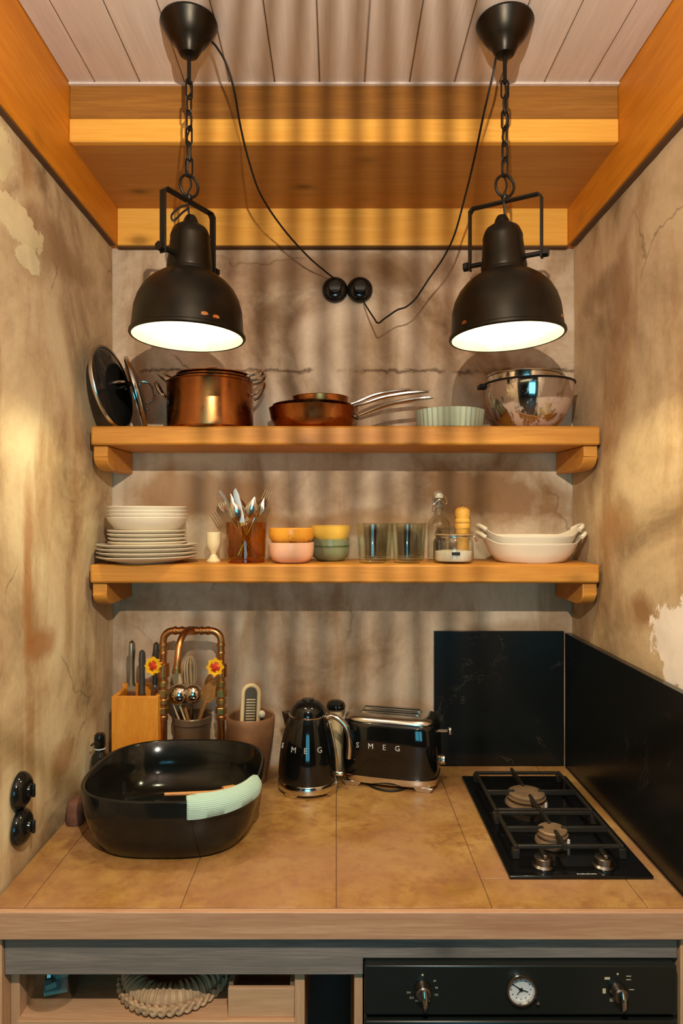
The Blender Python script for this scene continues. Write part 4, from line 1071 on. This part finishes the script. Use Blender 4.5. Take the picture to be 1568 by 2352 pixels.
br = empty('dish_brush', at(470, 1822, 1.47), 'small wooden dish brush lying inside the sink by the cloth', 'brush')
p0, p1 = Vector((-0.362, 1.438, ZC + SH + 0.002)), Vector((-0.268, 1.456, ZC + SH - 0.002))
rb = Matrix.Translation(-Vector(br.location))
p2 = Vector((-0.245, 1.474, ZC + SH - 0.006))
MB().tube([p0, p1, p2], [0.0035, 0.0045, 0.005], 10, m=rb).build('handle', M['woodtool'], br)
MB().tube([p2, p2 + Vector((0.022, 0.012, -0.002))], [0.010, 0.011], 12, m=rb).build('head', M['woodtool'], br)
MB().tube([p2 + Vector((0.020, 0.011, -0.002)), p2 + Vector((0.034, 0.019, -0.003))], [0.0085, 0.010], 12, m=rb).build('bristles', M['beige'], br)

so = empty('soap_bottle', (-0.6195, 1.79, ZC), 'small black pump soap bottle between sink and side wall', 'soap bottle')
MB().lathe([(0, 0), (0.022, 0), (0.024, 0.003), (0.024, 0.085), (0.021, 0.100), (0.013, 0.110), (0.012, 0.116), (0, 0.117)], 32).build('bottle', M['gloss'], so)
MB().lathe([(0.0122, 0.1172), (0.0145, 0.1172), (0.0145, 0.120), (0.0122, 0.120), (0.0122, 0.1172)], 24).build('collar_ring', M['dial'], so)
MB().lathe([(0, 0.1205), (0.0140, 0.1205), (0.0150, 0.126), (0.0150, 0.146), (0.0135, 0.154), (0.009, 0.158), (0, 0.1585)], 24).build('pump_cap', M['gloss'], so)
MB().tube([(0, -0.014, 0.138), (-0.010, -0.022, 0.137), (-0.014, -0.027, 0.133)], 0.0025, 8).build('spout', M['gloss'], so)

o = MB().loft([superring(0.020, 0.030, z, 32, 3) if 0 else superring(0.020 * s_, 0.030 * s_, z, 32, 3) for z, s_ in ((0.0005, 0.9), (0.006, 1.0), (0.040, 1.0), (0.052, 0.88), (0.055, 0.7))]).build('sponge', M['sponge'], angle=60)
o.location = (-0.617, 1.625, ZC); tag(o, 'brown sponge tucked between sink and side wall', 'sponge')

# knife block and knives
kb = empty('knife_block', (-0.541, 1.885, ZC), 'honey-coloured wooden knife block behind the sink', 'knife block')
w, dd, h = 0.0625, 0.0525, 0.242
MB().box(-w, w, -dd, -dd + 0.012, 0.0003, h).build('front_panel', M['block'], kb, bevel=0.0015)
MB().box(-w, w, dd - 0.012, dd, 0.0003, h + 0.012).build('rear_panel', M['block'], kb, bevel=0.0015)
for s in (-1, 1):
    MB().box(min(s * w, s * (w - 0.012)), max(s * w, s * (w - 0.012)), -dd + 0.0122, dd - 0.0122, 0.0003, h).build('side_panel', M['block'], kb, bevel=0.0015)
MB().box(-w + 0.0125, w - 0.0125, -dd + 0.0125, dd - 0.0125, 0.0003, 0.012).build('bottom', M['block'], kb)
def knife(x_, y_, ztop, lean, label, mat):
    bs = Vector((x_, y_, ZC + 0.014))
    root = empty('kitchen_knife', bs, label, 'knife', 'knives in the block')
    root.matrix_world = align(bs, (lean, 0.02, 1), (1, 0, 0))
    L = ztop - bs.z
    MB().tube([(0, 0, L - 0.118), (0, 0, L - 0.105), (0, 0, L - 0.06), (0, 0, L - 0.03), (0, 0, L - 0.006), (0, 0, L)], [0.0105, 0.0105, 0.0095, 0.0122, 0.0105, 0.004], 14, flat=0.75).build('handle', mat, root)
    MB().lathe([(0, L - 0.124), (0.010, L - 0.124), (0.010, L - 0.117), (0, L - 0.117)], 14).build('bolster', M['steel'], root)
    MB().prism([(-0.011, L - 0.124), (0.011, L - 0.124), (0.010, 0.03), (0, 0.0), (-0.011, 0.02)], -0.001, 0.001, 'y').build('blade', M['steel'], root)
knife(-0.560, 1.866, CAM_Z + (1180 - 1472) * 1.866 / FPX, 0.0, 'tallest steel-handled knife in the block, by the side wall', M['steel'])
knife(-0.528, 1.862, CAM_Z + (1180 - 1494) * 1.862 / FPX, -0.01, 'middle steel-handled knife in the block', M['handle_grey'])
knife(-0.511, 1.905, CAM_Z + (1180 - 1476) * 1.905 / FPX, 0.02, 'dark-handled knife in the block next to the tap', M['handle_grey'])

# pipe tap
fa = empty('pipe_tap', (-0.394, 1.868, ZC), 'copper pipe tap frame with yellow valve wheels behind the sink', 'tap')
HX = 0.0790; TZ = 0.413
arc = []
arc += [(-HX, 0, 0.003), (-HX, 0, 0.2), (-HX, 0, TZ - 0.030)]
for k in range(1, 7): a = pi / 2 * k / 6; arc.append((-HX + 0.028 * (1 - cos(a)), 0, TZ - 0.028 + 0.028 * sin(a)))
arc += [(-0.03, 0, TZ), (0.03, 0, TZ)]
for k in range(0, 7): a = pi / 2 * k / 6; arc.append((HX - 0.028 + 0.028 * sin(a), 0, TZ - 0.028 * (1 - cos(a))))
arc += [(HX, 0, 0.2), (HX, 0, 0.003)]
MB().tube(arc, 0.0098, 14).build('pipe_frame', M['copperpipe'], fa)
def collar(p, axis, r_, L_, mat=None, seg=16):
    MB().lathe([(r_ * 0.9, -L_ / 2), (r_, -L_ / 2 + 0.0015), (r_, L_ / 2 - 0.0015), (r_ * 0.9, L_ / 2), (0.0080, L_ / 2), (0.0080, -L_ / 2), (r_ * 0.9, -L_ / 2)], seg, align(p, axis)).build('fitting', mat or M['brass'], fa)
for s in (-1, 1):
    for z, r_, L_, sg, mt in ((0.008, 0.020, 0.014, 24, 'brass'), (0.175, 0.0130, 0.012, 16, 'copperpipe'), (0.195, 0.0150, 0.018, 6, 'brass'), (0.220, 0.0135, 0.014, 16, 'brass'), (0.243, 0.0155, 0.020, 6, 'brass'), (0.268, 0.0140, 0.016, 16, 'brass'), (0.352, 0.0115, 0.008, 16, 'copperpipe'), (0.374, 0.0120, 0.010, 16, 'copperpipe')):
        collar((s * HX, 0, z), (0, 0, 1), r_, L_, M[mt], sg)
for xx, L_ in ((-0.046, 0.009), (-0.028, 0.008), (0.0, 0.026), (0.026, 0.008), (0.044, 0.010)):
    collar((xx, 0, TZ), (1, 0, 0), 0.0118, L_, M['copperpipe'])
MB().tube(spline([(0.004, -0.004, TZ), (-0.006, -0.022, TZ + 0.003), (-0.014, -0.050, TZ - 0.004), (-0.018, -0.076, TZ - 0.026), (-0.019, -0.088, TZ - 0.056), (-0.020, -0.092, TZ - 0.084)], 6), 0.0092, 14).build('spout', M['copperpipe'], fa)
MB().lathe([(0.0070, 0), (0.0108, 0), (0.0108, 0.010), (0.0070, 0.010), (0.007, 0)], 16, align((-0.0202, -0.0925, TZ - 0.094), (0, 0.03, 1))).build('spout_ring', M['brass'], fa)
for s, ax, wx in ((-1, (-0.35, -1, 0.12), None), (1, (-0.16, -1, 0.06), None)):
    vz = 0.305
    collar((s * HX, 0, vz), (0, 0, 1), 0.0170, 0.036, M['copperpipe'])
    A = Vector(ax).normalized()
    c0 = Vector((s * HX, 0, vz + 0.016))
    MB().tube([c0 + A * 0.012, c0 + A * 0.034], 0.0085, 6).build('valve_bonnet', M['brass'], fa)
    MB().tube([c0 + A * 0.034, c0 + A * 0.046], 0.004, 8).build('valve_stem', M['steel'], fa)
    W = align(c0 + A * 0.048, A, (1, 0, 0))
    pts = []
    nn = 64
    wh = MB()
    R1 = lambda a: 0.0215 + 0.0028 * (1 if cos(8 * a) > 0.25 else -0.35)
    outer = [(R1(2 * pi * k / nn) * cos(2 * pi * k / nn), R1(2 * pi * k / nn) * sin(2 * pi * k / nn)) for k in range(nn)]
    inner = [(0.0140 * cos(2 * pi * k / nn), 0.0140 * sin(2 * pi * k / nn)) for k in range(nn)]
    vv = [Vector((u, w_, z)) for z in (-0.004, 0.004) for u, w_ in outer] + [Vector((u, w_, z)) for z in (-0.003, 0.003) for u, w_ in inner]
    ff = []
    for k in range(nn):
        j_ = (k + 1) % nn
        ff += [(k, j_, nn + j_, nn + k), (2 * nn + k, 3 * nn + k, 3 * nn + j_, 2 * nn + j_), (nn + k, nn + j_, 3 * nn + j_, 3 * nn + k), (k, 2 * nn + k, 2 * nn + j_, j_)]
    wh.add(vv, ff, W)
    wo = wh.build('hand_wheel', M['handwheel_y'], fa, label='yellow scalloped valve wheel with red centre')
    for q in range(4):
        MB().box(0.004, 0.0150, -0.0022, 0.0022, -0.002, 0.002, W @ Matrix.Rotation(pi / 2 * q + 0.4, 4, 'Z')).build('spoke', M['handwheel_y'], wo)
    MB().lathe([(0, -0.002), (0.0125, -0.0022), (0.0125, 0.0010), (0.007, 0.003), (0.005, 0.0065), (0, 0.007)], 20, W).build('hub_plate', M['handwheel_r'], wo, label='red disc in the wheel')

# utensil crock and utensils
CX, CY = -0.409, 1.9385
o = MB().lathe([(0, 0), (0.044, 0), (0.047, 0.004), (0.050, 0.10), (0.0515, 0.140), (0.055, 0.144), (0.0555, 0.160), (0.053, 0.163), (0.0500, 0.160), (0.0475, 0.14), (0.046, 0.10), (0.043, 0.010), (0, 0.008)], 48).build('utensil_crock', M['crock'])
o.location = (CX, CY, ZC); tag(o, 'brown stoneware crock full of utensils between the tap pipes', 'crock')
def utensil(kind, b0, top, label, cat, roll=(1, 0, 0)):
    bs = Vector((CX + b0[0], CY + b0[1], ZC + 0.012)); tp = Vector(top)
    root = empty(kind, bs, label, cat, 'utensils in the crock'); root.matrix_world = align(bs, tp - bs, roll)
    return root, (tp - bs).length
for q, (b0, pxy, lb, rr) in enumerate((((0.004, -0.026), (410, 1573, 1.905), 'steel ladle leaning towards the knife block', 0.031), ((-0.012, -0.014), (446, 1572, 1.905), 'steel ladle in the middle of the crock', 0.028))):
    root, L = utensil('ladle', b0, at(*pxy), lb, 'ladle')
    MB().tube([(0, 0, 0), (0, 0, L - 0.05)], [0.004, 0.003], 8).build('stem', M['steel'], root)
    prof = [(0, -rr)] + [(rr * sin(pi * k / 20), -rr * cos(pi * k / 20)) for k in range(1, 12)]
    prof += [(r_ - 0.0012, z_ + 0.0008) for r_, z_ in prof[::-1][:-1]] + [(0, -rr + 0.0012)]
    MB().lathe(prof, 32, align((0, -0.004, L - 0.024), (0, 1, 0.35)) ).build('bowl', M['chrome'], root)
root, L = utensil('whisk', (0.0, 0.012), at(436, 1507, 1.925), 'beige balloon whisk standing in the crock', 'whisk')
MB().tube([(0, 0, 0), (0, 0, L - 0.105)], [0.006, 0.005], 10).build('handle', M['steel'], root)
for k in range(5):
    a = pi * k / 5
    pts = spline([(0.003, 0, L - 0.108), (0.014, 0, L - 0.075), (0.0175, 0, L - 0.040), (0.012, 0, L - 0.010), (0, 0, L), (-0.012, 0, L - 0.010), (-0.0175, 0, L - 0.040), (-0.014, 0, L - 0.075), (-0.003, 0, L - 0.108)], 4)
    MB().tube(pts, 0.0016, 6, m=Matrix.Rotation(a, 4, 'Z')).build('wire_loop', M['beige'], root)
def wspoon(b0, pxy, lb, w, Lh, roll):
    root, L = utensil('wooden_spoon', b0, at(*pxy), lb, 'spoon', roll)
    MB().tube([(0, 0, 0), (0, 0, L - Lh * 0.92)], [0.0045, 0.0045], 10).build('handle', M['woodtool'], root)
    rings = []
    for k in range(13):
        t_ = k / 12; ww = w * sin(pi * (0.03 + 0.95 * t_ ** 0.9)) + 0.002; dep = 0.010 * sin(pi * t_) + 0.002
        rings.append([Vector((ww * cos(a), dep * sin(a) if sin(a) > 0 else 0.35 * dep * (abs(cos(a)) ** 3 - 0.6) * abs(sin(a)), L - Lh + Lh * t_)) for a in [2 * pi * q / 20 for q in range(20)]])
    MB().loft(rings).build('bowl', M['woodtool'], root)
wspoon((-0.028, 0.0), (491, 1562, 1.885), 'large wooden spoon leaning towards the clay pot', 0.021, 0.074, (1, 0.1, 0))
wspoon((-0.018, 0.020), (484, 1547, 1.935), 'narrow wooden spoon behind the large wooden spoon', 0.010, 0.05, (1, -0.3, 0))
root, L = utensil('spatula', (0.022, 0.018), at(402, 1546, 1.925), 'beige spatula standing beside the tap spout', 'spatula')
MB().tube([(0, 0, 0), (0, 0, L - 0.06)], [0.005, 0.0045], 10).build('handle', M['woodtool'], root)
MB().prism([(-0.006, L - 0.072), (0.006, L - 0.072), (0.0125, L - 0.056), (0.0125, L - 0.008), (0.008, L), (-0.0125, L), (-0.0125, L - 0.056)], -0.003, 0.003, 'y').build('blade', M['beige'], root, bevel=0.0012)
root, L = utensil('tongs', (0.028, -0.012), at(394, 1590, 1.895), 'pale wooden tongs leaning over the crock rim by the knife block', 'tongs')
for s in (-1, 1):
    MB().tube(spline([(0, 0, 0.0), (s * 0.005, 0, L * 0.4), (s * 0.008, 0, L * 0.75), (s * 0.006, 0, L)], 4), 0.0036, 8, flat=0.6).build('arm', M['beige'], root)

# clay pot with grater
cpx, cpy = -0.2355, 1.880
o = MB().lathe([(0, 0), (0.040, 0), (0.044, 0.004), (0.053, 0.06), (0.062, 0.12), (0.0665, 0.160), (0.0665, 0.176), (0.064, 0.180), (0.060, 0.177), (0.0575, 0.14), (0.048, 0.06), (0.038, 0.012), (0, 0.010)], 48).build('clay_pot', M['clay'])
o.location = (cpx, cpy, ZC); tag(o, 'brown clay pot holding a grater behind the kettle and sink', 'pot')
g0 = Vector((cpx - 0.004, cpy - 0.012, ZC + 0.085)); g1 = at(577, 1574, 1.905)
gr = empty('hand_grater', g0, 'wooden framed steel hand grater standing in the clay pot', 'grater')
gr.matrix_world = align(g0, g1 - g0, (1, 0.35, 0))
L = (g1 - g0).length
fr = [(-0.0225, 0, 0)] + [(-0.0225, 0, L - 0.0225)] + [(-0.0225 * cos(pi * k / 12), 0, L - 0.0225 + 0.0225 * sin(pi * k / 12)) for k in range(1, 12)] + [(0.0225, 0, L - 0.0225), (0.0225, 0, 0)]
MB().tube(fr, 0.0058, 8).build('frame', M['beige'], gr)
poly = [(-0.018, 0.01), (0.018, 0.01), (0.018, L - 0.024)] + [(0.018 * cos(pi * k / 8), L - 0.024 + 0.018 * sin(pi * k / 8)) for k in range(1, 8)] + [(-0.018, L - 0.024)]
MB().prism(poly, -0.0012, 0.0012, 'y').build('grater_plate', M['handle_grey'], gr)
for k in range(13):
    MB().prism([(-0.013, 0), (0.013, 0), (0.012, 0.003), (-0.012, 0.003)], -0.0035, -0.0011, 'y', Matrix.Translation((0, 0, 0.045 + k * (L - 0.085) / 12))).build('grater_blade', M['rasp'], gr)
gs = Vector((cpx + 0.030, cpy - 0.010, ZC + 0.060))
gl = empty('garlic_press', gs, 'small pale-headed tool in the clay pot beside the grater', 'utensil')
gl.matrix_world = align(gs, at(601, 1634, 1.86) - gs, (1, 0, 0)); L = (at(601, 1634, 1.86) - gs).length
MB().tube([(0, 0, 0), (0, 0, L - 0.014)], 0.005, 10).build('handle', M['tinted'], gl)
MB().sphere((0, 0, L - 0.008), 0.010, 14, 10, sc=(1, 0.8, 1.1)).build('head', M['white'], gl)

# ================================================================== kettle
KX, KY = -0.0755, 1.825
ke = empty('kettle', (KX, KY, ZC), 'glossy black retro electric kettle with chrome handle', 'kettle')
MB().lathe([(0.055, 0.010), (0.079, 0.010), (0.0805, 0.014), (0.0790, 0.029), (0.0775, 0.031), (0.055, 0.031), (0.055, 0.010)], 56).build('chrome_base', M['chrome'], ke)
for a in (-135, -45, 45, 135):
    T = Matrix.Rotation(R(a + 12), 4, 'Z')
    MB().prism([(-0.014, 0.0003), (0.014, 0.0003), (0.020, 0.011), (-0.020, 0.011)], 0.068, 0.079, 'y', T @ Matrix.Rotation(pi, 4, 'Z')).build('foot', M['chrome'], ke, bevel=0.001)
def krad(z):
    P = [(0.031, 0.0775), (0.05, 0.0785), (0.08, 0.0765), (0.12, 0.0715), (0.16, 0.0620), (0.185, 0.0545), (0.197, 0.0500)]
    for (z0, r0_), (z1, r1_) in zip(P, P[1:]):
        if z0 <= z <= z1: return r0_ + (r1_ - r0_) * (z - z0) / (z1 - z0)
    return 0.05
MB().lathe([(0, 0.0315), (0.0775, 0.0315), (0.0787, 0.040), (0.0785, 0.055), (0.0768, 0.08), (0.0745, 0.10), (0.0715, 0.12), (0.0673, 0.14), (0.0622, 0.16), (0.0575, 0.177), (0.0535, 0.189), (0.0505, 0.1965), (0, 0.1965)], 64).build('body', M['gloss'], ke)
MB().lathe([(0.044, 0.1966), (0.0512, 0.1966), (0.0516, 0.1985), (0.0490, 0.2000), (0.044, 0.2000), (0.044, 0.1966)], 56).build('lid_ring', M['chrome'], ke)
ld_ = MB().lathe([(0, 0.2002), (0.0485, 0.2002), (0.0470, 0.209), (0.0415, 0.221), (0.032, 0.230), (0.020, 0.2345), (0.017, 0.2352), (0, 0.2352)], 56).build('lid', M['gloss'], ke)
MB().lathe([(0, 0.2354), (0.0165, 0.2354), (0.0160, 0.2385), (0.012, 0.2395), (0, 0.2395)], 32).build('lid_button', M['gloss'], ld_)
SPA = R(162)
sd = Vector((cos(SPA), sin(SPA), 0))
b = MB()
A_ = sd; B_ = Vector((-sd.y, sd.x, 0))
top_ = [A_ * 0.045 - B_ * 0.020, A_ * 0.064 - B_ * 0.012, A_ * 0.076, A_ * 0.064 + B_ * 0.012, A_ * 0.045 + B_ * 0.020]
bot_ = [A_ * 0.050 - B_ * 0.012, A_ * 0.060 - B_ * 0.006, A_ * 0.064, A_ * 0.060 + B_ * 0.006, A_ * 0.050 + B_ * 0.012]
b.loft([[v_ + Vector((0, 0, 0.150)) for v_ in bot_], [v_ + Vector((0, 0, 0.176)) for v_ in [(p_ + q_) / 2 for p_, q_ in zip(top_, bot_)]], [v_ + Vector((0, 0, 0.198)) for v_ in top_]])
b.build('spout', M['gloss'], ke, angle=60)
HA = R(-12)
hdv = Vector((cos(HA), sin(HA), 0))
pts = [hdv * 0.046 + Vector((0, 0, 0.190)), hdv * 0.062 + Vector((0, 0, 0.196)), hdv * 0.080 + Vector((0, 0, 0.192)), hdv * 0.100 + Vector((0, 0, 0.176)), hdv * 0.111 + Vector((0, 0, 0.150)), hdv * 0.113 + Vector((0, 0, 0.118)), hdv * 0.111 + Vector((0, 0, 0.088))]
MB().tube(spline(pts, 6), 0.0092, 14, flat=0.8).build('handle', M['chrome'], ke)
pts = [hdv * (krad(z) + 0.0005) + Vector((0, 0, z)) for z in (0.045, 0.07, 0.10, 0.13, 0.16, 0.185)]
MB().tube(pts, 0.0042, 8).build('handle_strip', M['chrome'], ke)
MB().lathe([(0, 0), (0.007, 0), (0.007, 0.014), (0.005, 0.017), (0, 0.017)], 16, align(hdv * 0.0785 + Vector((0, 0, 0.046)), hdv)).build('switch', M['chrome'], ke)
zl = 0.1225
for ch, px in (('S', 650), ('M', 678), ('E', 706), ('G', 738)):
    x_ = (px - 709) * 1.755 / FPX
    th_ = math.asin(max(-0.92, min(0.92, x_ / 0.0715)))
    nr = Vector((sin(th_), -cos(th_), 0.20)).normalized()
    pos = Vector((sin(th_) * 0.0716, -cos(th_) * 0.0716, zl))
    letter('lettering', ch, 0.0205, 0.0007, M['dial'], ke, align(pos, nr, (cos(th_), sin(th_), 0)))

# mill behind the kettle
pm = empty('salt_mill', (-0.0010, 1.955, ZC), 'tall mill with black domed top behind the kettle', 'mill')
MB().lathe([(0, 0.0003), (0.022, 0.0003), (0.0225, 0.006), (0.019, 0.05), (0.0165, 0.11), (0.019, 0.160), (0.018, 0.170), (0, 0.170)], 32).build('body', M['beige'], pm)
MB().lathe([(0, 0.1705), (0.019, 0.1705), (0.026, 0.176), (0.0275, 0.184), (0.024, 0.193), (0.014, 0.199), (0, 0.2005)], 32).build('top', M['gloss'], pm)

# ================================================================== toaster
to = empty('toaster', (0.152, 1.884, ZC), 'glossy black retro two-slot toaster with chrome top and base', 'toaster', rot=(0, 0, R(-15)))
LA, LB = 0.134, 0.076
def tr(f, g_, z, e=4.2): return superring(LA * f, LB * g_, z, 64, e)
MB().loft([tr(0.97, 0.95, 0.012), tr(0.985, 0.98, 0.016), tr(0.985, 0.98, 0.030), tr(0.94, 0.92, 0.0302)]).build('chrome_base', M['chrome'], to, angle=50)
for sx in (-1, 1):
    for sy in (-1, 1):
        MB().prism([(-0.018, 0.0003), (0.018, 0.0003), (0.026, 0.012), (-0.026, 0.012)], sy * LB * 0.72, sy * LB * 0.90, 'y', Matrix.Translation((sx * LA * 0.72, 0, 0))).build('foot', M['chrome'], to, bevel=0.001)
MB().loft([tr(0.965, 0.955, 0.0306), tr(0.985, 0.985, 0.045), tr(1.0, 1.0, 0.085), tr(0.995, 0.99, 0.125), tr(0.965, 0.945, 0.158), tr(0.93, 0.90, 0.171), tr(0.90, 0.86, 0.1725)]).build('body', M['gloss'], to, angle=60)
MB().loft([tr(0.932, 0.90, 0.1729, 4), tr(0.93, 0.895, 0.176, 4), tr(0.87, 0.80, 0.184, 4), tr(0.80, 0.68, 0.1875, 4), tr(0.70, 0.55, 0.1885, 4)]).build('top_plate', M['steel'], to, angle=60)
for yy in (-0.020, 0.020):
    sl_ = MB().loft([superring(0.082, 0.0105, 0.1888, 32, 8), superring(0.082, 0.0105, 0.1912, 32, 8), superring(0.079, 0.0075, 0.1916, 32, 8), superring(0.079, 0.0075, 0.1889, 32, 8)], False, False, Matrix.Translation((0, yy, 0))).build('slot_rim', M['chrome'], to)
    MB().loft([superring(0.0788, 0.0074, 0.1887, 32, 8), superring(0.0788, 0.0074, 0.1895, 32, 8)], True, True, Matrix.Translation((0, yy, 0))).build('slot', M['ovengap'], sl_)
MB().tube([(LA * 0.97, -0.004, 0.146), (LA + 0.022, -0.004, 0.148)], 0.0035, 8).build('lever_rod', M['chrome'], to)
MB().sphere((LA + 0.027, -0.004, 0.148), 0.0085, 16, 12, sc=(0.9, 1, 1.25)).build('lever_knob', M['chrome'], to)
MB().lathe([(0, 0), (0.015, 0), (0.0155, 0.003), (0.0135, 0.006), (0.013, 0.014), (0.011, 0.016), (0, 0.016)], 28, align((LA * 0.995, -0.004, 0.070), (1, 0, 0))).build('dial_knob', M['chrome'], to)
MB().tube(spline([(-0.10, 0.04, 0.0035), (-0.06, -0.05, 0.0035), (-0.01, -0.085, 0.0035), (0.04, -0.070, 0.0035), (0.08, 0.02, 0.0035)], 6), 0.0030, 8).build('power_cord', M['cord'], to)
for ch, xx in (('S', -0.078), ('M', -0.042), ('E', -0.0055), ('G', 0.030)):
    letter('lettering', ch, 0.0200, 0.0007, M['dial'], to, align((xx, -LB * 0.9985, 0.112), (0, -1, 0.05), (1, 0, 0)))

# ================================================================== cubby contents
j = clip_jar(-0.5665, 1.362, ZF, 0.0475, 0.105, 'clip-top glass jar of teal packets under the worktop')
for k, (a, zz, ty) in enumerate(((0.3, 0.020, 20), (1.4, 0.032, -25), (2.4, 0.047, 15))):
    T = Matrix.Translation((0.008, 0.0 + 0.004 * k, zz)) @ Matrix.Rotation(a, 4, 'Z') @ Matrix.Rotation(R(ty), 4, 'X')
    MB().box(-0.022, 0.022, -0.013, 0.013, -0.005, 0.005, T).build('packet', M['teal'], j, bevel=0.001, label='teal packet in the jar')
# woven straw ring
TR_, tr_ = 0.079, 0.0235
bk = empty('woven_trivet', (-0.3345, 1.408, ZF + 0.0235), 'round woven straw ring with plaited edge beside the small box', 'trivet')
MB().lathe([(TR_ + tr_ * 0.92 * cos(2 * pi * k / 20), tr_ * 0.72 * sin(2 * pi * k / 20)) for k in range(21)], 64).build('core', M['straw'], bk)
wrap = None
for k in range(44):
    if wrap is None:
        o = wrap = MB().tube([(TR_ + (tr_ * 0.94) * cos(a), 0, (tr_ * 0.75) * sin(a)) for a in [2 * pi * q / 18 for q in range(18)]], 0.0034, 6, True).build('wrap', M['straw'], bk)
    else:
        o = wrap.copy(); COL.objects.link(o); o.parent = bk
    o.rotation_euler = (0, R(random.uniform(-2, 2)), 2 * pi * k / 44)
for ph in range(3):
    pts = []
    for k in range(240):
        a = 2 * pi * k / 240; u = a * 14 + ph * 2 * pi / 3
        pts.append(((TR_ + tr_ + 0.003 + 0.004 * cos(u)) * cos(a), (TR_ + tr_ + 0.003 + 0.004 * cos(u)) * sin(a), -0.010 + 0.006 * sin(2 * u)))
    MB().tube(pts, 0.0042, 6, True).build('plait_strand', M['straw'], bk)
bx = empty('wooden_box', (-0.1435, 1.36, ZF), 'small pale wooden open box under the worktop', 'box')
w, dd, h, t_ = 0.0635, 0.055, 0.056, 0.009
MB().box(-w, w, -dd, -dd + t_, 0.0003, h).build('front_panel', M['pale'], bx, bevel=0.001)
MB().box(-w, w, dd - t_, dd, 0.0003, h + 0.012).build('rear_panel', M['pale'], bx, bevel=0.001)
for s in (-1, 1):
    MB().box(min(s * w, s * (w - t_)), max(s * w, s * (w - t_)), -dd + t_ + 0.0002, dd - t_ - 0.0002, 0.0003, h + 0.006).build('side_panel', M['pale'], bx, bevel=0.001)
MB().box(-w + t_, w - t_, -dd + t_, dd - t_, 0.0003, 0.006).build('bottom', M['pale'], bx)
